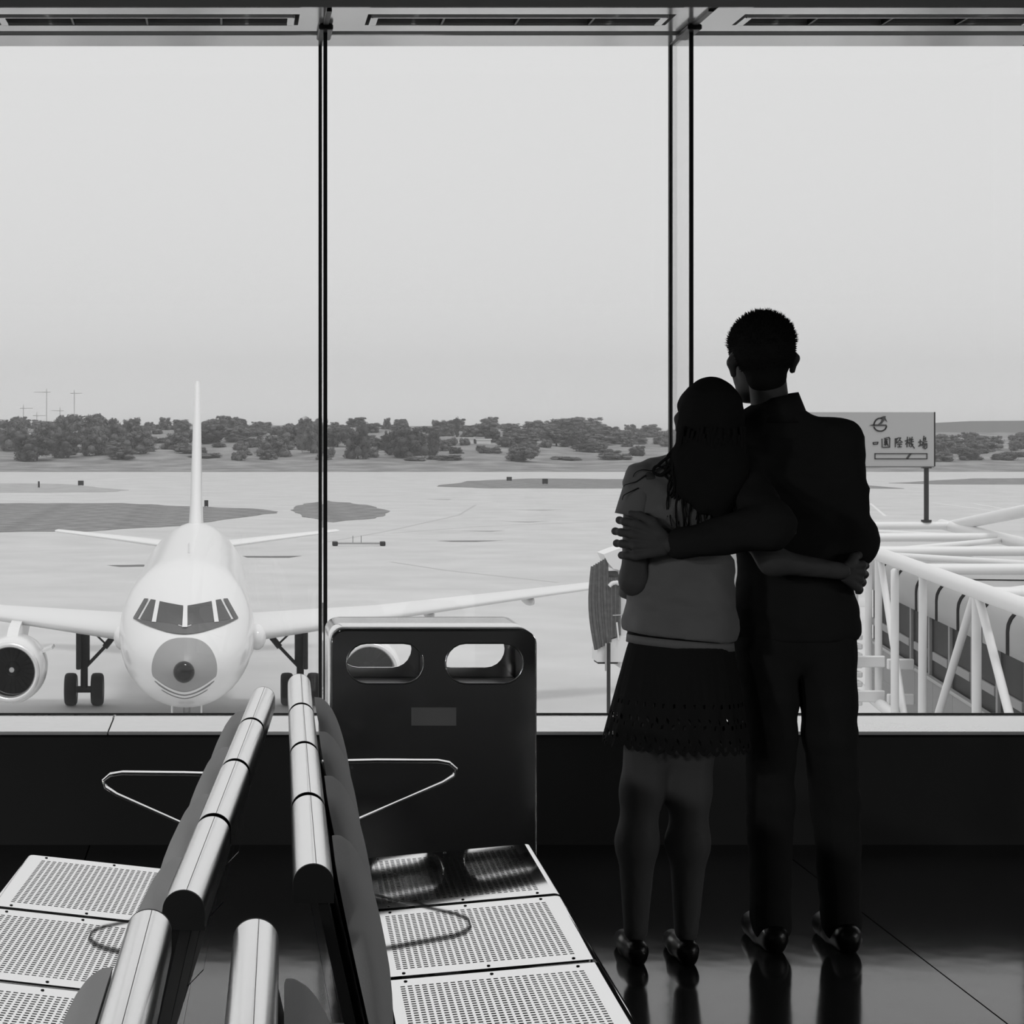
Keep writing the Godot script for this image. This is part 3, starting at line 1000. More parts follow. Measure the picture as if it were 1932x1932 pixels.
		part("pylon", MB.new().prism(PackedVector2Array([Vector2(-11.7, 2.9), Vector2(-12.6, 3.25), Vector2(-14.2, 3.45), Vector2(-16.8, 3.2), Vector2(-15.0, 2.5), Vector2(-13.0, 2.75)]), 0.36, Transform3D(Basis(Vector3(0, 0, 1), Vector3.UP, Vector3(1, 0, 0)), Vector3(sd * 5.75 - 0.18, 0, 0))), M.white_paint, o)
		var strake := MB.new()
		strake.prism(PackedVector2Array([Vector2(0, 0), Vector2(0.34, 0.12), Vector2(0.3, 0.2), Vector2(0, 0.1)]), 1.0, Transform3D(Basis(Vector3(-sd, 0, 0), Vector3.UP, Vector3(0, 0, -1)), Vector3(sd * 5.75 - sd * 0.95, 2.45, -12.2)))
		part("strake", strake, M.white_paint, en)
		# main gear
		var g := Vector3(sd * 3.8, 0, -17.7)
		part("gear_leg", MB.new().tube(PackedVector3Array([g + Vector3(0, 0.55, 0), g + Vector3(0, 1.4, 0), g + Vector3(0, 1.42, 0), g + Vector3(0, 3.1, 0)]), [0.13, 0.13, 0.2, 0.2], 14), M.gear_dark, o)
		part("gear_door", MB.new().box(g + Vector3(sd * 0.17, 2.2, 0.1), Vector3(0.16, 1.75, 1.0), 0.03), M.gear_dark, o)
		part("gear_brace", MB.new().rod(g + Vector3(-sd * 0.05, 1.35, 0), g + Vector3(-sd * 1.0, 2.35, 0), 0.06, 8), M.gear_dark, o)
		part("gear_brace", MB.new().rod(g + Vector3(-sd * 0.72, 2.05, 0), g + Vector3(-sd * 1.0, 2.4, 0), 0.11, 8), M.gear_dark, o)
		part("gear_brace", MB.new().rod(g + Vector3(-sd * 0.8, 2.12, 0), g + Vector3(-sd * 0.3, 2.6, 0), 0.035, 8), M.gear_dark, o)
		part("axle", MB.new().rod(g + Vector3(-0.5, 0.57, 0), g + Vector3(0.5, 0.57, 0), 0.12, 12), M.gear_dark, o)
		for w in [-1, 1]:
			var wx := Transform3D(Basis(Vector3(0, 0, 1), PI / 2), g + Vector3(w * 0.465, 0.575, 0))
			var ty := part("tyre", MB.new().lathe([Vector2(0.3, -0.19), Vector2(0.48, -0.215), Vector2(0.55, -0.17), Vector2(0.575, -0.08), Vector2(0.575, 0.08), Vector2(0.55, 0.17), Vector2(0.48, 0.215), Vector2(0.3, 0.19)], 28, wx), M.tyre, o)
			part("hub", MB.new().lathe([Vector2(0.29, -0.2), Vector2(0.29, 0.2)], 20, wx), M.gear_dark, ty)
	# nose gear
	part("gear_leg", MB.new().rod(Vector3(0, 0.4, -5.1), Vector3(0, 2.1, -5.0), 0.1, 12), M.bridge_grey, o)
	for w in [-1, 1]:
		part("tyre", MB.new().lathe([Vector2(0.2, -0.1), Vector2(0.35, -0.11), Vector2(0.38, 0), Vector2(0.35, 0.11), Vector2(0.2, 0.1)], 24, Transform3D(Basis(Vector3(0, 0, 1), PI / 2), Vector3(w * 0.25, 0.38, -5.1))), M.tyre, o)
		part("gear_door", MB.new().box(Vector3(w * 0.42, 1.45, -5.2), Vector3(0.05, 0.7, 1.2), 0.02), M.white_paint, o)
	part("taxi_light", MB.new().box(Vector3(0, 1.45, -4.95), Vector3(0.36, 0.16, 0.1), 0.03), M.bridge_grey, o)

# ---------------------------------------------------------------- boarding bridge
# its near side runs away from the terminal: x = 7.065 + 0.155 d at depth d
func near_x(d: float) -> float:
	return 7.065 + 0.155 * d

func boarding_bridge() -> void:
	var o := thing("boarding_bridge", "white tubular truss boarding bridge with a glazed walkway inside it", "jet bridge")
	var top := -1.15
	var low := -4.3
	var NP := func(d: float, y: float) -> Vector3: return Vector3(near_x(d), y, -d)
	var FP := func(d: float, y: float) -> Vector3: return Vector3(near_x(d) + 4.0, y, -d)
	part("top_chord", MB.new().rod(NP.call(24.0, top), NP.call(56.0, top), 0.145, 16), M.tube_white, o)
	part("top_chord", MB.new().rod(FP.call(24.0, top), FP.call(56.0, top), 0.145, 16), M.tube_white, o)
	part("bottom_chord", MB.new().rod(NP.call(24.0, low), NP.call(56.0, low), 0.12, 14), M.tube_white, o)
	part("bottom_chord", MB.new().rod(FP.call(24.0, low), FP.call(56.0, low), 0.12, 14), M.tube_white, o)
	part("rising_chord", MB.new().rod(Vector3(19.75, -1.15, -55.2), Vector3(15.0, 0.9, -30.0), 0.15, 16), M.tube_white, o)
	for d in [54.6, 48.6, 43.0, 37.4, 31.8, 26.2]:
		part("cross_tube", MB.new().rod(NP.call(d, top + 0.03), FP.call(d, top + 0.03), 0.105, 12), M.tube_white, o)
	for p in [[54.0, 48.9], [43.4, 48.3], [42.6, 37.7], [32.2, 37.1], [31.4, 26.5]]:
		part("top_brace", MB.new().rod(NP.call(p[0], top - 0.02), FP.call(p[1], top - 0.02), 0.07, 10), M.tube_white, o)
	# web of the near side
	for p in [[43.8, 43.8], [42.5, 42.5], [32.85, 32.85], [37.5, 37.6], [28.5, 28.5], [48.5, 48.5], [53.0, 53.0]]:
		part("web_post", MB.new().rod(NP.call(p[0], top), NP.call(p[1], low), 0.078, 12), M.tube_white, o)
	var front := Vector3(-0.2, 0, 0.12)
	part("web_post", MB.new().tube(PackedVector3Array([NP.call(39.6, top - 0.1) + front, NP.call(39.6, top - 0.14) + front, NP.call(39.6, low - 0.6) + front]), [0.04, 0.08, 0.08], 12), M.tube_white, o)
	for p in [[42.3, 39.3], [32.95, 36.9], [32.75, 28.6], [24.6, 28.4], [53.0, 48.6]]:
		part("web_diagonal", MB.new().rod(NP.call(p[0], top - 0.05), NP.call(p[1], low), 0.07, 12), M.tube_white, o)
	for p in [[43.8, 43.8], [37.4, 37.4], [31.0, 31.0], [43.6, 40.0], [37.2, 33.6], [37.6, 41.0]]:
		part("web_post", MB.new().rod(FP.call(p[0], top), FP.call(p[1], low), 0.07, 10), M.tube_white, o)
	# bands of the service landing at its far end
	for y in [[-3.4, 0.24], [-4.13, 0.24]]:
		part("landing_rail", MB.new().box(Vector3(near_x(42.6) - 0.45, y[0], -42.3), Vector3(1.0, y[1], 0.12), 0.02), M.tube_white, o)
		part("landing_rail", MB.new().box(Vector3(near_x(42.6) + 0.25, y[0] - 0.01, -41.9), Vector3(0.55, y[1] - 0.02, 0.12), 0.02), M.tube_white, o)
	for k in 8:
		part("landing_step", MB.new().box(Vector3(near_x(43) - 0.55, -2.95 - k * 0.2, -43.0), Vector3(0.5, 0.12, 0.3), 0.02), M.tube_white, o)
	# walkway: rounded roof, fascia, glass side, lower panel
	var yaw := atan(0.155)
	var along := Vector3(0.155, 0, -1).normalized()
	var across := Vector3(1, 0, 0.155).normalized()
	var prof := [Vector2(0, -2.35), Vector2(0, -1.95)]
	for k in 7:
		var an := PI * 0.5 * k / 6.0
		prof.append(Vector2(0.42 - 0.42 * cos(an), -1.95 + 0.42 * sin(an)))
	for k in 7:
		var an := PI * 0.5 * (6 - k) / 6.0
		prof.append(Vector2(2.2 + 0.42 * cos(an), -1.95 + 0.42 * sin(an)))
	prof.append(Vector2(2.62, -1.95)); prof.append(Vector2(2.62, -2.35))
	var start := Vector3(near_x(25.0) + 0.8, 0, -25.0)
	var ring_at := func(s: float, grow: float) -> PackedVector3Array:
		var r := PackedVector3Array()
		for p in prof:
			r.push_back(start + along * s + across * (p.x + (grow if p.x > 1.31 else -grow)) + Vector3.UP * (p.y + (grow if p.y > -1.94 else 0.0)))
		return r
	var roof := part("walkway_roof", MB.new().loft([ring_at.call(0.0, 0.0), ring_at.call(24.0, 0.0)]), M.bridge_grey, o)
	for d in [26.0, 28.0, 30.0, 32.0, 34.0, 36.1, 38.1, 40.2, 42.4, 44.8, 46.9]:
		var s: float = (d - 25.0) * sqrt(1.0 + 0.155 * 0.155)
		part("roof_band", MB.new().loft([ring_at.call(s, 0.012), ring_at.call(s + 0.2, 0.014)]), M.bridge_band, roof)
	var at := func(s: float, c: float, y: float) -> Vector3: return start + along * s + across * c + Vector3.UP * y
	var bas := Basis(across, Vector3.UP, -along)
	part("side_glass", MB.new().box(at.call(12.0, 0.12, -2.98), Vector3(0.03, 1.28, 24.0), 0.0, bas), M.bridge_glass, o)
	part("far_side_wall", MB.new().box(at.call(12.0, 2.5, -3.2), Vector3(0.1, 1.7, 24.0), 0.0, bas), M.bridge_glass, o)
	part("walkway_floor", MB.new().box(at.call(12.0, 1.31, -4.6), Vector3(2.62, 0.5, 24.0), 0.02, bas), M.bridge_panel, o)
	for k in 12:
		part("lower_panel", MB.new().box(at.call(1.0 + k * 2.0, 0.05, -4.2), Vector3(0.06, 1.16, 1.97), 0.01, bas), M.bridge_panel, o)
	part("sill_rail", MB.new().box(at.call(12.0, 0.03, -3.6), Vector3(0.14, 0.07, 24.0), 0.02, bas), M.bridge_grey, o)
	for k in 11:
		part("window_mullion", MB.new().box(at.call(1.9 + k * 2.1, 0.08, -2.98), Vector3(0.07, 1.26, 0.14), 0.01, bas), M.bridge_panel, o)
	for k in 11:
		part("handrail", MB.new().box(at.call(2.95 + k * 2.1, 0.09, -3.15), Vector3(0.05, 0.17, 1.5), 0.01, bas), M.bridge_panel, o)
	part("support_column", MB.new().rod(Vector3(near_x(47) + 1.9, APRON, -47), Vector3(near_x(47) + 1.9, low, -47), 0.4, 18), M.tube_white, o)
	part("support_column", MB.new().rod(Vector3(near_x(28) + 1.9, APRON, -28), Vector3(near_x(28) + 1.9, low, -28), 0.4, 18), M.tube_white, o)
	part("roof_lamp", MB.new().tube(PackedVector3Array([FP.call(39.0, -1.3) + Vector3(-1.7, 0, 0), FP.call(39.0, -1.22) + Vector3(-1.5, 0, 0), FP.call(39.0, -1.3) + Vector3(-1.2, 0, 0)]), [0.06, 0.1, 0.06], 8), M.bridge_band, o)
	# link tunnel to the docking cab
	part("link_tunnel", MB.new().box(Vector3(15.6, -3.1, -57.3), Vector3(3.0, 2.6, 5.0), 0.15), M.bridge_grey, o)
	# docking cab with its folding canopy, facing the airliner
	var cab := thing("docking_cab", "white boarding bridge cab with dark pleated canopy behind the woman's elbow", "jet bridge", Vector3(10.67, APRON, -60.0))
	part("roof_hood", MB.new().prism(PackedVector2Array([Vector2(0.08, 6.08), Vector2(0.4, 6.2), Vector2(0.9, 6.36), Vector2(3.0, 6.36), Vector2(3.0, 5.6), Vector2(0.6, 5.6), Vector2(0.36, 5.66), Vector2(0.2, 5.84)]), 1.1, Transform3D(Basis.IDENTITY, Vector3(0, 0, 0.6))), M.tube_white, cab)
	part("wall", MB.new().box(Vector3(1.85, 4.2, 0.0), Vector3(2.6, 2.9, 3.0), 0.05), M.tube_white, cab)
	part("lower_skirt", MB.new().prism(PackedVector2Array([Vector2(-0.08, 2.94), Vector2(-0.08, 3.3), Vector2(0.2, 3.56), Vector2(0.6, 3.68), Vector2(1.6, 3.7), Vector2(1.6, 2.94)]), 0.9, Transform3D(Basis.IDENTITY, Vector3(0, 0, 0.7))), M.tube_white, cab)
	# two rows of pleats
	for row in 2:
		var n := 7 if row == 0 else 6
		for k in n:
			var x0 := -0.22 + k * 0.066 if row == 0 else 0.26 + k * 0.058
			var tt := float(k) / n
			var y1: float = (5.72 + 0.28 * tt) if row == 0 else 5.4
			var y0: float = (3.3 + 0.26 * tt) if row == 0 else 3.62 + 0.02 * k
			var bow: float = 0.12 * (1.0 - tt) if row == 0 else 0.0
			var path := PackedVector3Array()
			for j in 9:
				var u := j / 8.0
				path.push_back(Vector3(x0 - bow * sin(PI * u) + (0.1 * (1.0 - u) if row == 0 else 0.0), lerpf(y0, y1, u), 1.6 + 0.03 * (k % 2)))
			part("canopy_pleat", MB.new().tube(path, 0.055 if row == 0 else 0.042, 8), M.bellows, cab)
	part("canopy_back", MB.new().box(Vector3(0.3, 4.6, 1.2), Vector3(0.7, 1.9, 0.6), 0.1), M.bellows, cab)
	part("canopy_hoop", MB.new().tube(PackedVector3Array([Vector3(0.26, 5.15, 1.62), Vector3(0.34, 5.24, 1.64), Vector3(0.46, 5.26, 1.64), Vector3(0.6, 5.2, 1.62)]), 0.07, 8), M.tube_white, cab)
	part("canopy_rod", MB.new().rod(Vector3(0.52, 3.6, 1.66), Vector3(0.47, 4.1, 1.66), 0.03, 6), M.tube_white, cab)
	part("canopy_rod", MB.new().rod(Vector3(0.35, 4.3, 1.66), Vector3(0.72, 4.32, 1.66), 0.02, 6), M.bridge_grey, cab)
	part("bumper", MB.new().box(Vector3(0.22, 2.92, 1.3), Vector3(0.6, 0.07, 0.6), 0.02), M.marker_dark, cab)
	part("mast", MB.new().rod(Vector3(0.22, 0.0, 1.72), Vector3(0.22, 3.5, 1.72), 0.055, 8), M.gear_dark, cab)
	part("mast", MB.new().rod(Vector3(0.14, 2.7, 1.74), Vector3(0.14, 3.5, 1.74), 0.03, 8), M.bridge_grey, cab)
	part("lift_column", MB.new().rod(Vector3(2.2, 0.0, 0.3), Vector3(2.2, 2.8, 0.3), 0.25, 14), M.tube_white, cab)

# ---------------------------------------------------------------- sign on the bridge
func strokes(list: Array, at: Vector3, w: float, h: float, t: float) -> MB:
	var mb := MB.new()
	for s in list:
		for i in s.size() - 1:
			var a := at + Vector3(s[i][0] * w, s[i][1] * h, 0)
			var b := at + Vector3(s[i + 1][0] * w, s[i + 1][1] * h, 0)
			var dir := (b - a).normalized()
			mb.box((a + b) * 0.5, Vector3(a.distance_to(b) + t * 0.6, t, 0.02), 0.0, Basis(dir, Vector3(-dir.y, dir.x, 0), Vector3(0, 0, 1)))
	return mb

func airport_sign() -> void:
	# 14.5 mm on the board is one unit of the drawing grid used below; board 4.1 m wide, 1.48 m high
	var o := thing("airport_sign", "grey airport name board with bird emblem on dark posts above the bridge", "sign", Vector3(17.0, -1.012, -54.6))
	part("board", MB.new().box(Vector3(0, 2.24, 0), Vector3(4.06, 1.48, 0.14), 0.01), M.sign_face, o)
	part("edge_trim", MB.new().box(Vector3(2.045, 2.24, 0), Vector3(0.03, 1.48, 0.15), 0.0), M.sign_post, o)
	part("edge_trim", MB.new().box(Vector3(0, 1.49, 0), Vector3(4.06, 0.03, 0.15), 0.0), M.tar, o)
	for x in [-1.85, 1.84]:
		var p := part("post", MB.new().rod(Vector3(x, 0.0, 0), Vector3(x, 1.5, 0), 0.066, 12), M.sign_post, o)
		part("cap_plate", MB.new().box(Vector3(x, 1.47, 0), Vector3(0.24, 0.04, 0.2), 0.01), M.sign_post, p)
		part("base_plate", MB.new().lathe([Vector2(0.14, 0.0), Vector2(0.14, 0.05)], 16, Transform3D(Basis.IDENTITY, Vector3(x, 0.0, 0))), M.sign_post, p)
	var z := 0.078
	# characters: mouth, country, border, machine, ground
	var chars := [
		[[[0, 0.3], [0.1, 0.0], [0.9, 0.1], [1.0, 0.62], [0, 0.5], [0, 0.3]]],
		[[[0.02, 0.0], [0.0, 0.85]], [[0.3, 0.9], [0.9, 1.0], [1.0, 0.9], [0.98, 0.0]], [[0.15, 0.0], [0.98, 0.02]], [[0.3, 0.75], [0.75, 0.78]], [[0.35, 0.6], [0.65, 0.6], [0.65, 0.42], [0.35, 0.42], [0.35, 0.6]], [[0.28, 0.28], [0.75, 0.32]], [[0.5, 0.85], [0.6, 0.4], [0.8, 0.15]], [[0.45, 0.7], [0.45, 0.2]]],
		[[[0.1, 0.0], [0.08, 0.85], [0.35, 0.9], [0.2, 0.6], [0.32, 0.45], [0.15, 0.4]], [[0.45, 0.95], [0.75, 0.95], [0.6, 0.7], [0.4, 0.55]], [[0.6, 0.75], [0.95, 0.5]], [[0.45, 0.42], [0.8, 0.45]], [[0.35, 0.25], [0.9, 0.28]], [[0.62, 0.25], [0.62, 0.0]], [[0.4, 0.0], [0.85, 0.02]]],
		[[[0.0, 0.65], [0.4, 0.75]], [[0.25, 1.0], [0.2, 0.1]], [[0.22, 0.6], [0.05, 0.35]], [[0.25, 0.55], [0.4, 0.4]], [[0.5, 0.95], [0.45, 0.7], [0.6, 0.75]], [[0.75, 1.0], [0.7, 0.72], [0.85, 0.8]], [[0.4, 0.55], [0.9, 0.6]], [[0.5, 0.5], [0.45, 0.15]], [[0.62, 0.85], [0.72, 0.3], [1.0, 0.0]], [[0.55, 0.4], [0.75, 0.35]], [[0.85, 0.35], [0.6, 0.1]]],
		[[[0.0, 0.55], [0.35, 0.62]], [[0.2, 0.75], [0.18, 0.25]], [[0.02, 0.22], [0.38, 0.38]], [[0.62, 1.05], [0.55, 0.7], [0.8, 0.72], [0.8, 0.95]], [[0.55, 0.85], [0.8, 0.85]], [[0.4, 0.55], [0.95, 0.6]], [[0.55, 0.55], [0.4, 0.25]], [[0.5, 0.42], [0.95, 0.42], [0.95, 0.1], [0.75, 0.0]], [[0.65, 0.4], [0.5, 0.08]], [[0.8, 0.38], [0.65, 0.02]]],
	]
	# left edge, bottom, width, height on the board (board centre is 0, 2.24)
	var spots := [[0.37, 2.10, 0.13, 0.10], [0.61, 2.02, 0.21, 0.27], [0.95, 2.03, 0.22, 0.26], [1.24, 2.00, 0.25, 0.30], [1.60, 1.98, 0.24, 0.33]]
	for k in 5:
		var s: Array = spots[k]
		part("character", strokes(chars[k], Vector3(s[0], s[1], z), s[2], s[3], 0.026), M.sign_ink, o)
	# translation strip: a framed bar
	part("strip_frame", strokes([[[0, 0], [1.41, 0], [1.41, 0.14], [0, 0.14], [0, 0]], [[0.85, 0], [0.95, 0.14]], [[0.88, 0], [0.98, 0.14]]], Vector3(0.42, 1.71, z), 1.0, 1.0, 0.026), M.sign_ink, o)
	# emblem: bird rising from an open ring
	var em := MB.new()
	var arc := []
	for k in 11:
		var an := deg_to_rad(lerpf(182.0, 75.0, k / 10.0))
		arc.append([cos(an) * 0.17, sin(an) * 0.19])
	var arc2 := []
	for k in 13:
		var an := deg_to_rad(lerpf(190.0, 362.0, k / 12.0))
		arc2.append([cos(an) * 0.17, -0.02 + sin(an) * 0.14])
	em = strokes([arc, arc2], Vector3(0.56, 2.62, z), 1.0, 1.0, 0.034)
	var fin := Transform3D(Basis.IDENTITY, Vector3(0.56, 2.62, z - 0.01))
	em.prism(PackedVector2Array([Vector2(-0.29, 0.0), Vector2(-0.2, 0.025), Vector2(0.17, 0.02), Vector2(0.17, -0.02), Vector2(-0.2, -0.02)]), 0.02, fin)
	em.prism(PackedVector2Array([Vector2(-0.06, 0.02), Vector2(0.02, 0.1), Vector2(0.05, 0.18), Vector2(-0.02, 0.2), Vector2(0.08, 0.245), Vector2(0.15, 0.25), Vector2(0.14, 0.2), Vector2(0.19, 0.09), Vector2(0.12, 0.15), Vector2(0.04, 0.04)]), 0.02, fin)
	part("emblem", em, M.sign_ink, o)

# ---------------------------------------------------------------- waiting benches
# local frame: rail axis above the node, window end at z = 0, the row runs along +z, the seats face +x * side
const PITCH := 0.57

func seat_plate(side: float) -> ArrayMesh:
	var mb := MB.new()
	var x0 := 0.165
	var x1 := 0.575
	var w := PITCH - 0.024
	var hx0 := x0 + 0.02
	var hx1 := x1 - 0.026
	var hz := w * 0.5 - 0.046
	var nc := 26
	var nr := 30
	var cx := (hx1 - hx0) / nc
	var cz := hz * 2.0 / nr
	var P := func(x: float, z: float, dn := 0.0) -> Vector3: return Vector3(x * side, 0.362 + (x - x0) * 0.095 - dn, z)
	var Q := func(ax: float, az: float, bx: float, bz: float) -> void:
		if side > 0.0: mb.quad(P.call(ax, az), P.call(bx, az), P.call(bx, bz), P.call(ax, bz))
		else: mb.quad(P.call(ax, bz), P.call(bx, bz), P.call(bx, az), P.call(ax, az))
	# rim
	Q.call(x0, -w * 0.5, x1, -hz); Q.call(x0, hz, x1, w * 0.5)
	Q.call(x0, -hz, hx0, hz); Q.call(hx1, -hz, x1, hz)
	# perforated field: a slot in every cell
	for i in nc:
		for j in nr:
			var ax := hx0 + i * cx
			var bx := ax + cx
			var az := -hz + j * cz
			var bz := az + cz
			var hx := cx * 0.32
			var hh := cz * 0.24
			var mx := (ax + bx) * 0.5
			var mz := (az + bz) * 0.5
			Q.call(ax, az, bx, mz - hh); Q.call(ax, mz + hh, bx, bz)
			Q.call(ax, mz - hh, mx - hx, mz + hh); Q.call(mx + hx, mz - hh, bx, mz + hh)
			var c := [[mx - hx, mz - hh], [mx + hx, mz - hh], [mx + hx, mz + hh], [mx - hx, mz + hh]]
			for k in 4:
				var a: Array = c[k]
				var b: Array = c[(k + 1) % 4]
				if side > 0.0: mb.quad(P.call(a[0], a[1]), P.call(a[0], a[1], 0.003), P.call(b[0], b[1], 0.003), P.call(b[0], b[1]))
				else: mb.quad(P.call(b[0], b[1]), P.call(b[0], b[1], 0.003), P.call(a[0], a[1], 0.003), P.call(a[0], a[1]))
	# rolled front edge and turned-down sides
	var n := 6
	for k in n:
		var a0 := PI * 0.6 * k / n
		var a1 := PI * 0.6 * (k + 1) / n
		var r := 0.022
		var p0: Vector3 = P.call(x1 + r * sin(a0), -w * 0.5, r - r * cos(a0))
		var p1: Vector3 = P.call(x1 + r * sin(a1), -w * 0.5, r - r * cos(a1))
		var z := Vector3(0, 0, w)
		if side > 0.0: mb.quad(p0, p1, p1 + z, p0 + z, 3)
		else: mb.quad(p0 + z, p1 + z, p1, p0, 3)
	for s in [-1.0, 1.0]:
		var a: Vector3 = P.call(x0, s * w * 0.5)
		var b: Vector3 = P.call(x1, s * w * 0.5)
		var dn := Vector3(0, -0.018, 0)
		if (s > 0.0) == (side > 0.0): mb.quad(a, b, b + dn, a + dn)
		else: mb.quad(a + dn, b + dn, b, a)
	return mb.mesh(M.polished_steel)

func cushion(side: float) -> ArrayMesh:
	var mb := MB.new()
	var w := PITCH - 0.018
	var top := Vector2(0.036, 0.797)
	var low := Vector2(0.134, 0.362)
	var ln := top.distance_to(low)
	var nrm := Vector2(-(low - top).y, (low - top).x).normalized()
	var R := 0.17
	var nu := 20
	var nv := 20
	var pt := func(i: int, j: int, front: bool) -> Vector3:
		var u := -1.0 + 2.0 * i / nu
		u = signf(u) * (1.0 - pow(1.0 - absf(u), 1.7))
		var v := float(j) / nv
		v = v * v * (3.0 - 2.0 * v) * 0.6 + v * 0.4
		var t := v * ln
		var hw := w * 0.5
		if t < R: hw -= (R - sqrt(maxf(R * R - (R - t) * (R - t), 0.0))) * 1.0
		var th := 0.0
		if front:
			th = lerpf(0.046, 0.012, smoothstep(0.3, 1.0, v)) * pow(maxf(1.0 - pow(absf(u), 5.0), 0.0), 0.5) * pow(maxf(1.0 - pow(absf(2.0 * v - 1.0), 6.0 if v < 0.5 else 24.0), 0.0), 0.5)
			th *= 0.92 + 0.12 * sin(PI * 2.0 * (v - 0.05))
		var p := top.lerp(low, v) + nrm * th
		return Vector3(p.x * side, p.y, u * hw)
	for i in nu:
		for j in nv:
			mb.quad(pt.call(i, j, true), pt.call(i + 1, j, true), pt.call(i + 1, j + 1, true), pt.call(i, j + 1, true), 0)
			mb.quad(pt.call(i, j + 1, false), pt.call(i + 1, j + 1, false), pt.call(i + 1, j, false), pt.call(i, j, false), 1)
	mb.orient(0)
	return mb.mesh(M.grey_fabric)

func bench(called: String, label: String, side: float, seats: int, at: Vector3, turn: float, armrest: bool, meshes: Dictionary) -> Node3D:
	var o := thing(called, label, "bench", at, turn, "rows of perforated steel lounge seats")
	for k in seats:
		var z := (k + 0.5) * PITCH
		for q in [["back_rail", meshes.rail], ["rail_seam", meshes.seam], ["back_shell", meshes.shell], ["cushion", meshes.cushion], ["seat_plate", meshes.seat]]:
			var c := place(q[0], q[1], o)
			c.position.z = z
			if q[0] == "seat_plate":
				for r in [[0.2, -1], [0.37, -1], [0.54, -1], [0.2, 1], [0.37, 1], [0.54, 1]]:
					var rv := place("rivet", meshes.rivet, c)
					rv.position = Vector3(r[0] * side, 0.362 + (r[0] - 0.165) * 0.095, r[1] * (PITCH * 0.5 - 0.03))
	for k in seats + 1:
		var b := place("back_bracket", meshes.bracket, o)
		b.position.z = clampf(k * PITCH, 0.03, seats * PITCH - 0.03)
		if k > 0 and k < seats:
			var g := place("rail_joint", meshes.joint, o)
			g.position.z = k * PITCH
	for e in 2:
		var cp := place("rail_cap", meshes.cap, o)
		cp.position.z = 0.012 if e == 0 else seats * PITCH - 0.012
	part("beam", MB.new().box(Vector3(side * 0.3, 0.29, seats * PITCH * 0.5), Vector3(0.07, 0.05, seats * PITCH), 0.01), M.steel_dark, o)
	for z in [0.35, seats * PITCH - 0.35]:
		var leg := part("leg", MB.new().tube(PackedVector3Array([Vector3(side * 0.3, 0.27, z), Vector3(side * 0.3, 0.03, z)]), [0.03, 0.026], 12), M.steel_dark, o)
		part("foot_bar", MB.new().box(Vector3(side * 0.3, 0.02, z), Vector3(0.52, 0.03, 0.06), 0.01), M.steel_dark, leg)
	if armrest:
		var ar := part("armrest", MB.new().tube(PackedVector3Array([Vector3(side * 0.06, 0.604, 0), Vector3(side * 0.2, 0.607, 0), Vector3(side * 0.355, 0.607, 0), Vector3(side * 0.385, 0.602, 0), Vector3(side * 0.402, 0.588, 0), Vector3(side * 0.398, 0.57, 0), Vector3(side * 0.37, 0.552, 0), Vector3(side * 0.25, 0.5, 0), Vector3(side * 0.13, 0.447, 0)]), [0.0055, 0.0055, 0.0055, 0.0055, 0.0055, 0.005, 0.004, 0.0035, 0.0035], 10), M.polished_steel, o)
		ar.scale.z = 3.4
		ar.position.z = -0.02
	return o

func bench_meshes(side: float) -> Dictionary:
	var d := {}
	# half-round rail with straight skirts
	var prof := PackedVector2Array()
	for k in 17:
		var an := PI * k / 16.0
		prof.push_back(Vector2(cos(an) * 0.0292, 0.806 + sin(an) * 0.028))
	prof.push_back(Vector2(-0.0292, 0.778)); prof.push_back(Vector2(0.0292, 0.778))
	var rl := MB.new()
	rl.prism(prof, PITCH - 0.03, Transform3D(Basis.IDENTITY, Vector3(0, 0, -(PITCH - 0.03) * 0.5)), true)
	d.rail = rl.mesh(M.brushed_aluminium)
	d.seam = MB.new().box(Vector3(0.004, 0.8336, 0), Vector3(0.0009, 0.0012, PITCH - 0.03)).mesh(M.seam_grey)
	var jp := PackedVector2Array()
	for p in prof: jp.push_back(Vector2(p.x * 0.95, 0.804 + (p.y - 0.804) * 0.95))
	d.joint = MB.new().prism(jp, 0.04, Transform3D(Basis.IDENTITY, Vector3(0, 0, -0.02)), true).mesh(M.slot_black)
	d.cap = MB.new().prism(prof, 0.006, Transform3D(Basis.IDENTITY, Vector3(0, 0, -0.003)), true).mesh(M.gasket)
	var sh := PackedVector2Array()
	for p in [[0.004, 0.785], [0.02, 0.785], [0.115, 0.365], [0.2, 0.345], [0.2, 0.33], [0.1, 0.35]]: sh.push_back(Vector2(p[0] * side, p[1]))
	d.shell = MB.new().prism(sh, PITCH - 0.03, Transform3D(Basis.IDENTITY, Vector3(0, 0, -(PITCH - 0.03) * 0.5))).mesh(M.steel_dark)
	d.cushion = cushion(side)
	d.seat = seat_plate(side)
	var br := PackedVector2Array()
	for p in [[-0.005, 0.78], [0.01, 0.78], [0.1, 0.36], [0.3, 0.31], [0.3, 0.26], [0.2, 0.27], [0.06, 0.42]]: br.push_back(Vector2(p[0] * side, p[1]))
	d.bracket = MB.new().prism(br, 0.014, Transform3D(Basis.IDENTITY, Vector3(0, 0, -0.007))).mesh(M.grey_metal)
	d.rivet = MB.new().lathe([Vector2(0.004, 0.0), Vector2(0.003, 0.0018), Vector2(0.0005, 0.0022)], 8, Transform3D.IDENTITY).mesh(M.grey_metal)
	return d

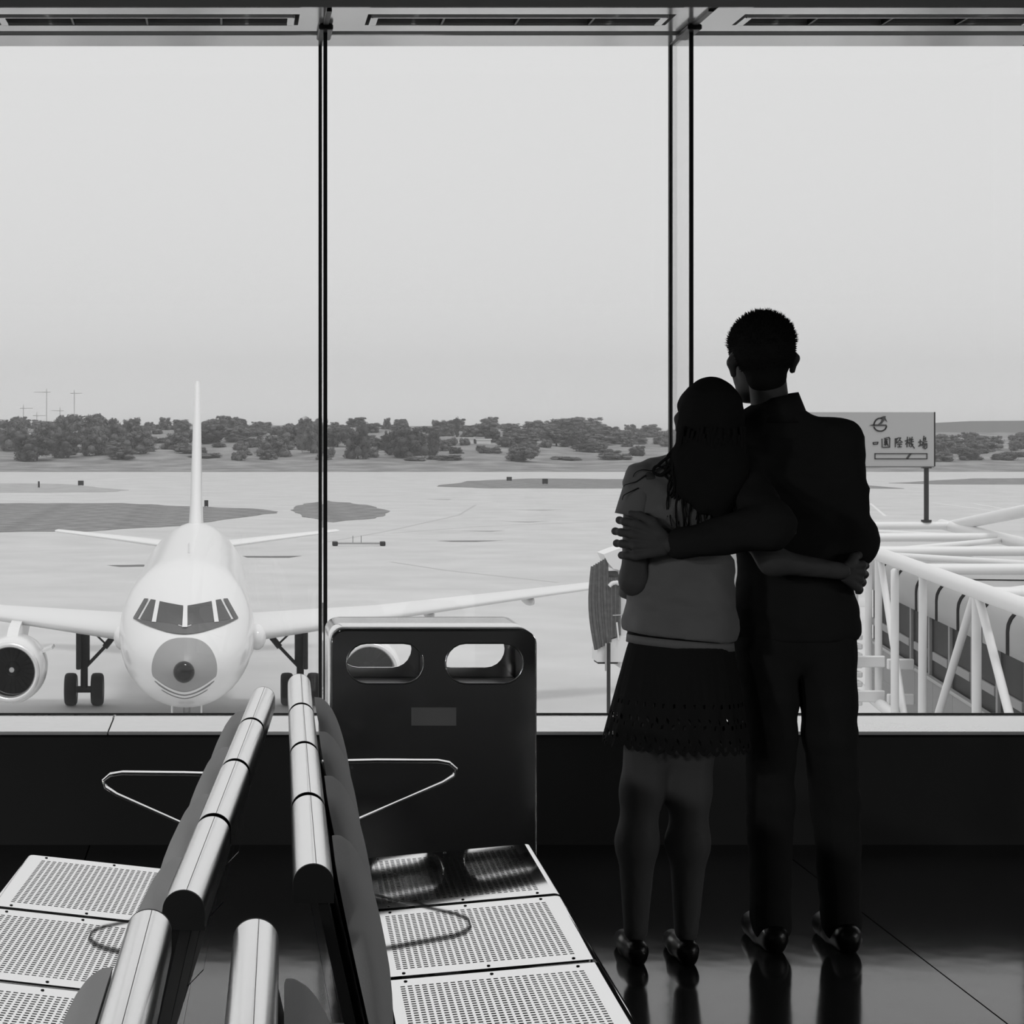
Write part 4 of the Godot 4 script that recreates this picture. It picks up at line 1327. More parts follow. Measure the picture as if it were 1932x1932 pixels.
func benches() -> void:
	var L := bench_meshes(-1.0)
	var R := bench_meshes(1.0)
	bench("waiting_bench", "steel bench with grey back cushions running up to the litter bin", 1.0, 4, Vector3(0.169, 0, -5.15), -0.0237, true, R)
	var lb := bench("waiting_bench", "steel bench facing away from the couple, pointing at the airliner's nose", -1.0, 4, Vector3(0.0752, 0, -5.0), -0.0647, true, L)
	lb.scale = Vector3(1, 0.983, 0.981)
	bench("waiting_bench", "steel bench with cushions, its rail end behind the bench at the litter bin", 1.0, 4, Vector3(0.0292, 0, -2.572), -0.0254, false, R)
	bench("waiting_bench", "steel bench facing away from the couple, in line behind the airliner-side bench", -1.0, 4, Vector3(-0.109, 0, -2.62), -0.022, false, L)

# ---------------------------------------------------------------- litter bin
func stadium(cx: float, cy: float, hw: float, r: float, n := 10) -> PackedVector2Array:
	var p := PackedVector2Array()
	for k in n + 1: p.push_back(Vector2(cx + hw - r, cy) + Vector2.from_angle(-PI * 0.5 + PI * k / n) * r)
	for k in n + 1: p.push_back(Vector2(cx - hw + r, cy) + Vector2.from_angle(PI * 0.5 + PI * k / n) * r)
	return p

# panel above y = 0.66 with two stadium openings, cut in four pieces that meet along plain lines
func holed_panel(mb: MB, w: float, y0: float, y1: float, holes: Array, depth: float, xf: Transform3D, corner: float) -> void:
	for h in 2:
		var cx: float = holes[h][0]
		var cy: float = holes[h][1]
		var hw: float = holes[h][2]
		var r: float = holes[h][3]
		var xa := -w if h == 0 else 0.0
		var xb := 0.0 if h == 0 else w
		var st := stadium(cx, cy, hw, r)
		# upper half
		var up := PackedVector2Array([Vector2(xa, cy)])
		if h == 0:
			for k in 5: up.push_back(Vector2(xa + corner, y1 - corner) + Vector2.from_angle(PI - PI * 0.5 * k / 4.0) * corner)
		else: up.push_back(Vector2(xa, y1))
		if h == 1:
			for k in 5: up.push_back(Vector2(xb - corner, y1 - corner) + Vector2.from_angle(PI * 0.5 - PI * 0.5 * k / 4.0) * corner)
		else: up.push_back(Vector2(xb, y1))
		up.push_back(Vector2(xb, cy))
		var lo := PackedVector2Array([Vector2(xa, cy), Vector2(xa, y0), Vector2(xb, y0), Vector2(xb, cy)])
		var n := 11
		# stadium order: right arc from below to above (0..10), left arc from above to below (11..21)
		up.push_back(Vector2(cx + hw, cy))
		for k in range(6, n): up.push_back(st[k])
		for k in range(n, n + 5): up.push_back(st[k])
		up.push_back(Vector2(cx - hw, cy))
		lo.push_back(Vector2(cx + hw, cy))
		for k in range(4, -1, -1): lo.push_back(st[k])
		for k in range(2 * n - 1, n + 5, -1): lo.push_back(st[k])
		lo.push_back(Vector2(cx - hw, cy))
		mb.prism(up, depth, xf)
		mb.prism(lo, depth, xf)

func litter_bin() -> void:
	var w := 0.327
	var o := thing("litter_bin", "steel two-hole litter bin with rounded top standing before the window", "trash bin", Vector3(0.6394, 0, -6.627))
	var holes := [[-0.1554, 0.714, 0.123, 0.0645], [0.1609, 0.714, 0.124, 0.0645]]
	var fr := MB.new()
	holed_panel(fr, w, 0.58, 0.8205, holes, 0.012, Transform3D(Basis.IDENTITY, Vector3(0, 0, 0.215)), 0.044)
	fr.box(Vector3(0, 0.31, 0.221), Vector3(2.0 * w, 0.54, 0.012))
	part("front_panel", fr, M.bin_steel, o)
	var bk := MB.new()
	holed_panel(bk, w, 0.58, 0.8205, holes, 0.012, Transform3D(Basis.IDENTITY, Vector3(0, 0, -0.227)), 0.044)
	bk.box(Vector3(0, 0.31, -0.221), Vector3(2.0 * w, 0.54, 0.012))
	part("rear_panel", bk, M.bin_steel, o)
	# wrap: sides and top as one bent sheet
	var rings := []
	var path := [Vector2(-w, 0.04), Vector2(-w, 0.5)]
	for k in 7: path.append(Vector2(-w + 0.044, 0.7765) + Vector2.from_angle(PI - PI * 0.5 * k / 6.0) * 0.044)
	for k in 7: path.append(Vector2(w - 0.044, 0.7765) + Vector2.from_angle(PI * 0.5 - PI * 0.5 * k / 6.0) * 0.044)
	path.append(Vector2(w, 0.5)); path.append(Vector2(w, 0.04))
	for p in path:
		var nrm: Vector2 = Vector2(signf(p.x), 0.0) if p.y < 0.7765 else (Vector2(0, 1) if absf(p.x) < w - 0.0445 else (p - Vector2(signf(p.x) * (w - 0.044), 0.7765)).normalized())
		var q: Vector2 = p - nrm * 0.004
		rings.append(PackedVector3Array([Vector3(p.x, p.y, 0.229), Vector3(p.x, p.y, -0.229), Vector3(q.x, q.y, -0.229), Vector3(q.x, q.y, 0.229)]))
	part("wrap_sheet", MB.new().loft(rings, true, 0), M.bin_steel, o)
	part("inner_tray", MB.new().box(Vector3(0, 0.61, 0), Vector3(2.0 * w - 0.02, 0.012, 0.42)), M.steel_dark, o)
	part("divider", MB.new().box(Vector3(0, 0.71, 0), Vector3(0.012, 0.18, 0.42)), M.steel_dark, o)
	part("plinth", MB.new().box(Vector3(0, 0.02, 0), Vector3(2.0 * w - 0.05, 0.04, 0.40), 0.005), M.steel_dark, o)
	part("label_plate", MB.new().box(Vector3(-0.0, 0.545, 0.2285), Vector3(0.143, 0.058, 0.003), 0.001), M.label_grey, o)
	for h in holes:
		var st := stadium(h[0], h[1], h[2], h[3])
		var p3 := PackedVector3Array()
		for p in st: p3.push_back(Vector3(p.x, p.y, 0.228))
		p3.push_back(p3[0])
		p3.push_back(p3[1])
		part("opening_rim", MB.new().tube(p3, 0.0028, 6, false), M.bin_steel, o)

# ---------------------------------------------------------------- figures from tapered bones
# a bone is [a, radius a, b, radius b, flatness along z]
func skin_bones(bones: Array, cell: float, k: float, wrinkle := 0.0, wr_freq := 9.0, sd := 1, cut := -9.0, slope := 0.0) -> Array:
	var lo := Vector3.ONE * 1e9
	var hi := -lo
	for b in bones:
		var r: float = maxf(b[1], b[3]) + k + cell * 3.0
		lo = lo.min(b[0] - Vector3.ONE * r).min(b[2] - Vector3.ONE * r)
		hi = hi.max(b[0] + Vector3.ONE * r).max(b[2] + Vector3.ONE * r)
	var nx := int((hi.x - lo.x) / cell) + 2
	var ny := int((hi.y - lo.y) / cell) + 2
	var nz := int((hi.z - lo.z) / cell) + 2
	var val := PackedFloat32Array()
	val.resize(nx * ny * nz)
	val.fill(0.3)
	for b in bones:
		var A: Vector3 = b[0]
		var B: Vector3 = b[2]
		var ra: float = b[1]
		var rb: float = b[3]
		var fl: float = b[4] if b.size() > 4 else 1.0
		var m: float = maxf(ra, rb) + k + cell * 2.0
		var l0 := (A.min(B) - Vector3.ONE * m - lo) / cell
		var h0 := (A.max(B) + Vector3.ONE * m - lo) / cell
		var As := Vector3(A.x, A.y, A.z / fl)
		var ab := Vector3(B.x, B.y, B.z / fl) - As
		var inv := 1.0 / maxf(ab.length_squared(), 1e-9)
		for iz in range(maxi(0, int(l0.z)), mini(nz, int(h0.z) + 2)):
			for iy in range(maxi(0, int(l0.y)), mini(ny, int(h0.y) + 2)):
				var row := (iz * ny + iy) * nx
				for ix in range(maxi(0, int(l0.x)), mini(nx, int(h0.x) + 2)):
					var p := Vector3(lo.x + ix * cell, lo.y + iy * cell, (lo.z + iz * cell) / fl) - As
					var t := clampf(p.dot(ab) * inv, 0.0, 1.0)
					var d := (p - ab * t).length() - ra - (rb - ra) * t
					var o := val[row + ix]
					var h := maxf(k - absf(o - d), 0.0) / k
					val[row + ix] = minf(o, d) - h * h * k * 0.25
	if wrinkle > 0.0:
		var n := FastNoiseLite.new()
		n.seed = sd
		n.frequency = wr_freq
		n.fractal_octaves = 2
		for i in val.size():
			if absf(val[i]) < 0.06:
				var q := Vector3(i % nx, (i / nx) % ny, i / (nx * ny)) * cell
				val[i] += n.get_noise_3d(q.x + 0.6 * q.y, q.y * 2.2, q.z) * wrinkle
	if cut > -9.0:
		for i in val.size():
			if val[i] < 0.06:
				var q := lo + Vector3(i % nx, (i / nx) % ny, i / (nx * ny)) * cell
				val[i] = maxf(val[i], cut + slope * q.x - q.y)
	# surface nets
	var idx := PackedInt32Array()
	idx.resize(nx * ny * nz)
	idx.fill(-1)
	var vs := PackedVector3Array()
	var off := [0, 1, nx, nx + 1, nx * ny, nx * ny + 1, nx * ny + nx, nx * ny + nx + 1]
	var edges := [[0, 1], [2, 3], [4, 5], [6, 7], [0, 2], [1, 3], [4, 6], [5, 7], [0, 4], [1, 5], [2, 6], [3, 7]]
	var lim := cell * 3.6
	for iz in nz - 1:
		for iy in ny - 1:
			var row := (iz * ny + iy) * nx
			for ix in nx - 1:
				var i := row + ix
				if absf(val[i]) > lim: continue
				var mask := 0
				for c in 8:
					if val[i + off[c]] < 0.0: mask += 1
				if mask == 0 or mask == 8: continue
				var s := Vector3.ZERO
				var n := 0
				for e in edges:
					var a := val[i + off[e[0]]]
					var b := val[i + off[e[1]]]
					if (a < 0.0) != (b < 0.0):
						var t := a / (a - b)
						var pa := Vector3(e[0] & 1, (e[0] >> 1) & 1, e[0] >> 2)
						var pb := Vector3(e[1] & 1, (e[1] >> 1) & 1, e[1] >> 2)
						s += pa.lerp(pb, t)
						n += 1
				idx[i] = vs.size()
				vs.push_back(lo + (Vector3(ix, iy, iz) + s / n) * cell)
	var tris := PackedInt32Array()
	for iz in range(1, nz - 1):
		for iy in range(1, ny - 1):
			var row := (iz * ny + iy) * nx
			for ix in range(1, nx - 1):
				var i := row + ix
				if idx[i] < 0 and absf(val[i]) > lim: continue
				var a := val[i]
				for ax in 3:
					var st: int = [1, nx, nx * ny][ax]
					var b := val[i + st]
					if (a < 0.0) == (b < 0.0): continue
					var u: int = [nx, nx * ny, 1][ax]
					var w: int = [nx * ny, 1, nx][ax]
					var q0 := idx[i]
					var q1 := idx[i - u]
					var q2 := idx[i - u - w]
					var q3 := idx[i - w]
					if q0 < 0 or q1 < 0 or q2 < 0 or q3 < 0: continue
					if a < 0.0: tris.append_array([q0, q3, q2, q0, q2, q1])
					else: tris.append_array([q0, q1, q2, q0, q2, q3])
	return [vs, tris]

func skinned(called: String, pieces: Array, m: Material, parent: Node) -> MeshInstance3D:
	var vs := PackedVector3Array()
	var tris := PackedInt32Array()
	for p in pieces:
		var base := vs.size()
		vs.append_array(p[0])
		for t in p[1]: tris.push_back(t + base)
	var ns := PackedVector3Array()
	ns.resize(vs.size())
	for i in range(0, tris.size(), 3):
		var f := (vs[tris[i + 2]] - vs[tris[i]]).cross(vs[tris[i + 1]] - vs[tris[i]])
		for k in 3: ns[tris[i + k]] += f
	for i in ns.size(): ns[i] = ns[i].normalized()
	var arr := []
	arr.resize(Mesh.ARRAY_MAX)
	arr[Mesh.ARRAY_VERTEX] = vs
	arr[Mesh.ARRAY_NORMAL] = ns
	arr[Mesh.ARRAY_INDEX] = tris
	var me := ArrayMesh.new()
	me.add_surface_from_arrays(Mesh.PRIMITIVE_TRIANGLES, arr)
	me.surface_set_material(0, m)
	return place(called, me, parent)

# wrist, finger direction, palm direction (where the fingers curl to), thumb side, curl of each joint
func hand_bones(wr: Vector3, F: Vector3, N: Vector3, S: Vector3, curl: float, sc: float, spread := 0.0) -> Array:
	var out := []
	var lens := [0.070, 0.078, 0.073, 0.057]
	for i in 4:
		var s := (0.029 - 0.0195 * i) * sc
		var k0 := wr + S * s * 0.55 + F * 0.012
		var k1 := wr + F * (0.088 - 0.004 * absf(i - 1.2)) * sc + S * (s * (1.12 + spread))
		out.append([k0, 0.0135 * sc, k1, 0.0115 * sc])
		var p := k1
		var an := 0.12 + curl * 0.6
		var L: float = lens[i] * sc
		for j in 3:
			var dir := (F * cos(an) + N * sin(an) + S * (0.06 - 0.04 * i) * (1.0 + spread * 4.0)).normalized()
			var ln: float = L * [0.46, 0.30, 0.24][j]
			var q := p + dir * ln
			out.append([p, (0.0098 - 0.0008 * j) * sc, q, (0.0090 - 0.0008 * j) * sc])
			p = q
			an += curl
	var t0 := wr + F * 0.025 * sc + S * 0.022 * sc
	var t1 := t0 + (F * 0.55 + S * 0.75 + N * 0.25).normalized() * 0.038 * sc
	var t2 := t1 + (F * 0.8 + S * 0.35 + N * 0.35).normalized() * 0.032 * sc
	var t3 := t2 + (F * 0.85 + S * 0.1 + N * 0.45).normalized() * 0.026 * sc
	out.append([t0, 0.015 * sc, t1, 0.0125 * sc]); out.append([t1, 0.0115 * sc, t2, 0.0105 * sc]); out.append([t2, 0.0105 * sc, t3, 0.0085 * sc])
	return out

# head in its own frame (centre of the skull at 0, face along -z), then turned and moved
func head_bones(at: Vector3, b: Basis, sc: float) -> Array:
	var raw := [
		[Vector3(0, 0.03, 0.018), 0.077, Vector3(0, 0.03, -0.025), 0.072],
		[Vector3(0, -0.01, -0.03), 0.065, Vector3(0, -0.055, -0.045), 0.052],
		[Vector3(-0.028, -0.085, -0.055), 0.03, Vector3(0.028, -0.085, -0.055), 0.03],
		[Vector3(0, -0.1, -0.078), 0.02, Vector3(0, -0.095, -0.07), 0.024],
		[Vector3(0, 0.005, -0.092), 0.008, Vector3(0, -0.034, -0.112), 0.0125],
		[Vector3(-0.011, -0.036, -0.1), 0.009, Vector3(0.011, -0.036, -0.1), 0.009],
		[Vector3(-0.03, 0.022, -0.088), 0.011, Vector3(0.03, 0.022, -0.088), 0.011],
		[Vector3(-0.017, -0.062, -0.094), 0.0075, Vector3(0.017, -0.062, -0.094), 0.0075],
		[Vector3(-0.015, -0.072, -0.092), 0.0075, Vector3(0.015, -0.072, -0.092), 0.0075],
		[Vector3(-0.045, -0.02, -0.07), 0.02, Vector3(-0.04, -0.05, -0.065), 0.018],
		[Vector3(0.045, -0.02, -0.07), 0.02, Vector3(0.04, -0.05, -0.065), 0.018],
	]
	for s in [-1.0, 1.0]:
		raw.append([Vector3(s * 0.079, 0.012, 0.006), 0.010, Vector3(s * 0.086, -0.004, 0.012), 0.010])
		raw.append([Vector3(s * 0.086, -0.004, 0.012), 0.010, Vector3(s * 0.080, -0.036, 0.002), 0.008])
	var res := []
	for r in raw: res.append([at + b * (r[0] * sc), r[1] * sc, at + b * (r[2] * sc), r[3] * sc])
	return res

func eyes(parent: Node, at: Vector3, b: Basis, sc: float) -> void:
	for s in [-1.0, 1.0]:
		var mb := MB.new()
		ball(mb, at + b * (Vector3(s * 0.031, 0.003, -0.083) * sc), Vector3.ONE * 0.0125 * sc, FastNoiseLite.new(), 0.0, 10, 8)
		var e := part("eye", mb, M.eye_white, parent)
		var pm := MB.new()
		ball(pm, at + b * (Vector3(s * 0.031, 0.003, -0.092) * sc), Vector3.ONE * 0.0052 * sc, FastNoiseLite.new(), 0.0, 8, 6)
		part("iris", pm, M.black_hair, e)

func people() -> void:
	man()
	woman()

func man() -> void:
	var o := thing("person", "man in dark jacket and trousers, his arm around the woman beside him", "person", Vector3(1.58, 0, -5.62))
	var off := -o.position
	var V := func(x: float, y: float, z: float) -> Vector3: return Vector3(x, y, z) + off
	var hc: Vector3 = V.call(1.489, 1.657, -5.66)
	var hb := Basis(Vector3.UP, deg_to_rad(4)) * Basis(Vector3(0, 0, 1), deg_to_rad(4))
	# continuous body under the clothes
	var sL: Vector3 = V.call(1.375, 1.415, -5.65)
	var sR: Vector3 = V.call(1.69, 1.405, -5.64)
	var eL: Vector3 = V.call(1.425, 1.20, -5.345)
	var wL: Vector3 = V.call(1.168, 1.152, -5.375)
	var eR: Vector3 = V.call(1.737, 1.14, -5.62)
	var wR: Vector3 = V.call(1.68, 0.94, -5.78)
	var body := [
		[V.call(1.52, 1.44, -5.65), 0.054, hc + Vector3(0.012, -0.06, 0.015), 0.052],
		[V.call(1.42, 1.41, -5.65), 0.05, V.call(1.64, 1.41, -5.65), 0.05],
		[V.call(1.47, 1.28, -5.65), 0.10, V.call(1.58, 1.28, -5.65), 0.10, 0.85],
		[V.call(1.55, 1.06, -5.65), 0.09, V.call(1.60, 1.06, -5.65), 0.09, 0.85],
		[V.call(1.54, 0.93, -5.65), 0.09, V.call(1.61, 0.93, -5.65), 0.09, 0.9],
		[V.call(1.51, 1.3, -5.65), 0.09, V.call(1.56, 1.0, -5.65), 0.09],
		[sL, 0.05, eL, 0.04], [eL, 0.04, wL, 0.027], [sR, 0.05, eR, 0.04], [eR, 0.04, wR, 0.027],
		[V.call(1.505, 0.88, -5.65), 0.065, V.call(1.51, 0.5, -5.65), 0.05], [V.call(1.508, 0.5, -5.65), 0.05, V.call(1.509, 0.09, -5.63), 0.035],
		[V.call(1.66, 0.88, -5.65), 0.065, V.call(1.69, 0.5, -5.66), 0.05], [V.call(1.69, 0.5, -5.66), 0.05, V.call(1.712, 0.09, -5.64), 0.035],
	]
	var handL := hand_bones(wL, Vector3(-1, 0.12, -0.22).normalized(), Vector3(-0.1, 0, -1).normalized(), Vector3(0.05, 1, 0), 0.62, 1.08, 0.2)
	var handR := hand_bones(wR, Vector3(-0.5, -0.75, -0.3).normalized(), Vector3(-0.7, 0.3, 0.4).normalized(), Vector3(-0.4, 0.1, -0.9).normalized(), 0.45, 1.0)
	skinned("body", [skin_bones(body, 0.014, 0.04), skin_bones(head_bones(hc, hb, 1.06), 0.005, 0.016), skin_bones(handL, 0.0032, 0.008), skin_bones(handR, 0.0036, 0.008)], M.skin, o)
	eyes(o, hc, hb, 1.06)
	# jacket
	var jk := [
		[V.call(1.50, 1.475, -5.64), 0.06, V.call(1.535, 1.475, -5.64), 0.06],
		[V.call(1.515, 1.46, -5.65), 0.066, sL + Vector3(0.005, 0.0, 0), 0.064], [V.call(1.525, 1.46, -5.65), 0.066, sR + Vector3(0, 0.006, 0), 0.072],
		[V.call(1.455, 1.29, -5.65), 0.132, V.call(1.60, 1.29, -5.65), 0.135, 0.82],
		[V.call(1.54, 1.1, -5.65), 0.122, V.call(1.61, 1.1, -5.65), 0.122, 0.85],
		[V.call(1.53, 0.95, -5.65), 0.128, V.call(1.622, 0.95, -5.65), 0.128, 0.88],
		[V.call(1.525, 0.9, -5.65), 0.122, V.call(1.63, 0.9, -5.65), 0.122, 0.9],
		[sL, 0.066, eL, 0.058], [eL, 0.058, wL + Vector3(0.03, 0.004, 0.0), 0.043],
		[sR, 0.073, eR, 0.056], [eR, 0.056, wR + Vector3(0.004, 0.03, 0.02), 0.042],
	]
	skinned("jacket", [skin_bones(jk, 0.011, 0.045, 0.010, 6.0, 3, 0.868)], M.jacket_cloth, o)
	# collar: a folded band round the neck
	var inner := PackedVector3Array()
	var rings := []
	for k in 25:
		var an := TAU * k / 24.0
		var c: Vector3 = V.call(1.527, 1.49, -5.65)
		var dir := Vector3(cos(an), 0, sin(an))
		var lift := 0.012 * cos(an)
		rings.append(PackedVector3Array([c + dir * 0.056 + Vector3(0, 0.06 + lift, 0), c + dir * 0.061 + Vector3(0, 0.062 + lift, 0), c + dir * 0.081 + Vector3(0, 0.022, 0), c + dir * 0.086 + Vector3(0, -0.012, 0), c + dir * 0.06 + Vector3(0, -0.01, 0)]))
	part("collar", MB.new().loft(rings, false, 0), M.jacket_cloth, o)
	# trousers
	var tr := [
		[V.call(1.525, 0.88, -5.65), 0.115, V.call(1.63, 0.88, -5.65), 0.115, 0.9],
		[V.call(1.498, 0.85, -5.65), 0.092, V.call(1.507, 0.71, -5.65), 0.077, 1.1], [V.call(1.507, 0.71, -5.65), 0.077, V.call(1.5115, 0.6, -5.65), 0.0725, 1.1], [V.call(1.5115, 0.6, -5.65), 0.0725, V.call(1.510, 0.42, -5.65), 0.066], [V.call(1.510, 0.42, -5.65), 0.066, V.call(1.509, 0.07, -5.64), 0.055],
		[V.call(1.662, 0.85, -5.65), 0.09, V.call(1.676, 0.71, -5.65), 0.076, 1.1], [V.call(1.676, 0.71, -5.65), 0.076, V.call(1.678, 0.6, -5.65), 0.0745, 1.1], [V.call(1.678, 0.6, -5.65), 0.0745, V.call(1.696, 0.42, -5.66), 0.068], [V.call(1.696, 0.42, -5.66), 0.068, V.call(1.712, 0.07, -5.65), 0.055],
	]
	skinned("trousers", [skin_bones(tr, 0.010, 0.016, 0.005, 5.0, 4)], M.trouser_cloth, o)
	for x in [1.509, 1.714]:
		skinned("shoe", [skin_bones([[V.call(x, 0.045, -5.60), 0.038, V.call(x, 0.04, -5.70), 0.042], [V.call(x, 0.04, -5.70), 0.042, V.call(x - 0.005, 0.034, -5.81), 0.034], [V.call(x, 0.02, -5.60), 0.026, V.call(x - 0.005, 0.02, -5.80), 0.026]], 0.007, 0.02)], M.shoe, o)
	# short brushed-up hair: a cap with thousands of stubby tufts
	var cap := [[hc + hb * Vector3(0, 0.046, 0.018), 0.089, hc + hb * Vector3(0, 0.042, -0.03), 0.080], [hc + hb * Vector3(0, 0.0, 0.03), 0.078, hc + hb * Vector3(0, -0.045, 0.03), 0.056]]
	var hair := skin_bones(cap, 0.006, 0.02)
	var hv: PackedVector3Array = hair[0]
	var ht: PackedInt32Array = hair[1]
	var n0 := hv.size()
	for i in range(0, n0):
		if rng.randf() > 0.85: continue
		var p := hv[i]
		var q := hb.inverse() * (p - hc)
		if q.y < -0.03: continue
		var dir := (hb * Vector3(q.x, q.y - 0.02, q.z)).normalized()
		dir = (dir + Vector3(rng.randf_range(-0.5, 0.5), rng.randf_range(-0.2, 0.6), rng.randf_range(-0.5, 0.5))).normalized()
		var sx := dir.cross(Vector3(rng.randf_range(-1, 1), rng.randf_range(-1, 1), rng.randf_range(-1, 1))).normalized() * 0.0022
		var L := rng.randf_range(0.006, 0.014) * (1.0 if q.y > 0.04 else 0.5)
		var b := hv.size()
		hv.push_back(p - dir * 0.003 + sx); hv.push_back(p - dir * 0.003 - sx); hv.push_back(p + dir * L)
		hv.push_back(p - dir * 0.003 + dir.cross(sx))
		ht.append_array([b, b + 1, b + 2, b + 1, b + 3, b + 2, b + 3, b, b + 2])
	skinned("hair", [[hv, ht]], M.black_hair, o)

func woman() -> void:
	var o := thing("person", "woman with long dark hair in a short-sleeved knit top and lacy flared skirt", "person", Vector3(1.22, 0, -5.50))
	var off := -o.position
	var V := func(x: float, y: float, z: float) -> Vector3: return Vector3(x, y, z) + off
	var hc: Vector3 = V.call(1.302, 1.482, -5.52)
	var hb := Basis(Vector3(0, 0, 1), deg_to_rad(-7)) * Basis(Vector3.UP, deg_to_rad(6))
	var sL: Vector3 = V.call(1.112, 1.315, -5.50)
	var eL: Vector3 = V.call(1.094, 1.045, -5.485)
	var wL: Vector3 = V.call(1.115, 1.00, -5.70)
	var sR: Vector3 = V.call(1.345, 1.285, -5.55)
	var eR: Vector3 = V.call(1.47, 1.10, -5.47)
	var wR: Vector3 = V.call(1.668, 1.07, -5.50)
	var body := [
		[V.call(1.245, 1.33, -5.51), 0.042, hc + Vector3(-0.01, -0.06, 0.01), 0.044],
		[sL + Vector3(0.02, 0, 0), 0.042, sR + Vector3(-0.02, 0, 0), 0.042],
		[V.call(1.21, 1.22, -5.51), 0.068, V.call(1.26, 1.22, -5.51), 0.068, 0.8],
		[V.call(1.22, 1.04, -5.50), 0.056, V.call(1.26, 1.04, -5.50), 0.056, 0.8],
		[V.call(1.20, 0.85, -5.50), 0.08, V.call(1.25, 0.85, -5.50), 0.08, 0.8],
		[V.call(1.235, 1.2, -5.50), 0.06, V.call(1.235, 0.9, -5.50), 0.06],
		[sL, 0.042, eL, 0.034], [eL, 0.034, wL, 0.024], [sR, 0.042, eR, 0.034], [eR, 0.034, wR, 0.024],
		[V.call(1.165, 0.82, -5.50), 0.085, V.call(1.118, 0.47, -5.50), 0.054], [V.call(1.118, 0.47, -5.50), 0.052, V.call(1.102, 0.33, -5.485), 0.053], [V.call(1.102, 0.33, -5.485), 0.052, V.call(1.10, 0.09, -5.49), 0.033],
		[V.call(1.265, 0.82, -5.50), 0.085, V.call(1.25, 0.47, -5.50), 0.054], [V.call(1.25, 0.47, -5.50), 0.052, V.call(1.243, 0.33, -5.485), 0.053], [V.call(1.243, 0.33, -5.485), 0.052, V.call(1.238, 0.09, -5.49), 0.033],
	]
	var handR := hand_bones(wR, Vector3(0.8, -0.2, -0.55).normalized(), Vector3(-0.3, -0.2, -0.95).normalized(), Vector3(0.15, 0.95, 0.1).normalized(), 0.5, 0.92, 0.1)
	var handL := hand_bones(wL, Vector3(0.7, 0.05, -0.6).normalized(), Vector3(0.6, 0, 0.7).normalized(), Vector3(0, 1, 0), 0.5, 0.92)
	skinned("body", [skin_bones(body, 0.012, 0.035), skin_bones(head_bones(hc, hb, 0.98), 0.005, 0.016), skin_bones(handR, 0.0034, 0.008), skin_bones(handL, 0.0036, 0.008)], M.skin, o)
	eyes(o, hc, hb, 0.98)
	# knit top with short flared sleeves and a hem band
	var top := [
		[sL + Vector3(0.005, 0.0, 0), 0.052, V.call(1.235, 1.345, -5.51), 0.05], [sR, 0.052, V.call(1.245, 1.345, -5.51), 0.05],
		[V.call(1.185, 1.23, -5.505), 0.098, V.call(1.285, 1.23, -5.505), 0.098, 0.84],
		[V.call(1.205, 1.07, -5.50), 0.086, V.call(1.28, 1.07, -5.50), 0.09, 0.88],
		[V.call(1.185, 0.985, -5.50), 0.088, V.call(1.275, 0.985, -5.50), 0.094, 0.9],
		[V.call(1.178, 0.95, -5.50), 0.104, V.call(1.272, 0.95, -5.50), 0.104, 1.0],
		[V.call(1.176, 0.9, -5.50), 0.099, V.call(1.272, 0.9, -5.50), 0.10, 1.0],
		[sR, 0.055, sR.lerp(eR, 0.5), 0.056],
	]
	skinned("knit_top", [skin_bones(top, 0.0095, 0.03, 0.013, 7.0, 8, 0.893, -0.1)], M.knit, o)
	# flared left sleeve, a thin cone of cloth
	var rings := []
	for k in 9:
		var t := k / 8.0
		var c := sL.lerp(V.call(1.092, 1.222, -5.495), t) + Vector3(0.006 - 0.004 * t, 0.035 * (1.0 - t), 0)
		var rx := lerpf(0.03, 0.056, sqrt(t))
		var ring := PackedVector3Array()
		for j in 20:
			var an := TAU * j / 20
			ring.push_back(c + Vector3(cos(an) * rx * 0.9, -0.16 * rx * cos(an) * t, sin(an) * rx) * (1.0 + 0.03 * sin(an * 5.0) * t))
		rings.append(ring)
	for k in range(8, 4, -1):
		var ring := PackedVector3Array()
		var src: PackedVector3Array = rings[k]
		var mid := Vector3.ZERO
		for p in src: mid += p / src.size()
		for p in src: ring.push_back(mid + (p - mid) * 0.95)
		rings.append(ring)
	part("sleeve", MB.new().loft(rings, true, 0), M.knit, o)
	# belt and pale under-band
	for b in [[0.905, 0.03, 0.143, "belt"], [0.877, 0.011, 0.146, "knit"]]:
		var br := []
		for e in [-1.0, 1.0, 1.0, -1.0, -1.0]:
			br.append(e)
		var rr := []
		for j in 41:
			var an := TAU * j / 40.0
			var c: Vector3 = V.call(1.224, b[0], -5.50)
			var rx: float = b[2]
			var dir := Vector3(cos(an) * rx, -0.012 * cos(an), sin(an) * rx * 0.6)
			rr.append(PackedVector3Array([c + dir + Vector3(0, b[1], 0), c + dir * 1.015 + Vector3(0, -b[1], 0), c + dir * 0.95 + Vector3(0, -b[1], 0), c + dir * 0.95 + Vector3(0, b[1], 0)]))
		part("waist_band", MB.new().loft(rr, false, 0), M[b[3]], o)
	# skirt: pleated flare, scalloped lace edge with open work
	var sk := MB.new()
	var NU := 160
	var NV := 26
	var SP := func(i: int, j: int, g: float) -> Vector3:
		var an := TAU * i / NU
		var t := float(j) / NV
		var rx := lerpf(0.141, 0.198, pow(t, 0.9)) - g
		var rz := lerpf(0.086, 0.15, pow(t, 0.8)) - g
		var pl := 1.0 + 0.02 * t * sin(an * 17.0) + 0.02 * t * sin(an * 7.0 + 1.3)
		var y := lerpf(0.875, 0.602, t) - 0.014 * t * absf(sin(an * 20.0)) - 0.01 * t * cos(an)
		return V.call(lerpf(1.224, 1.212, t) + cos(an) * rx * pl, y, -5.50 + sin(an) * rz * pl)
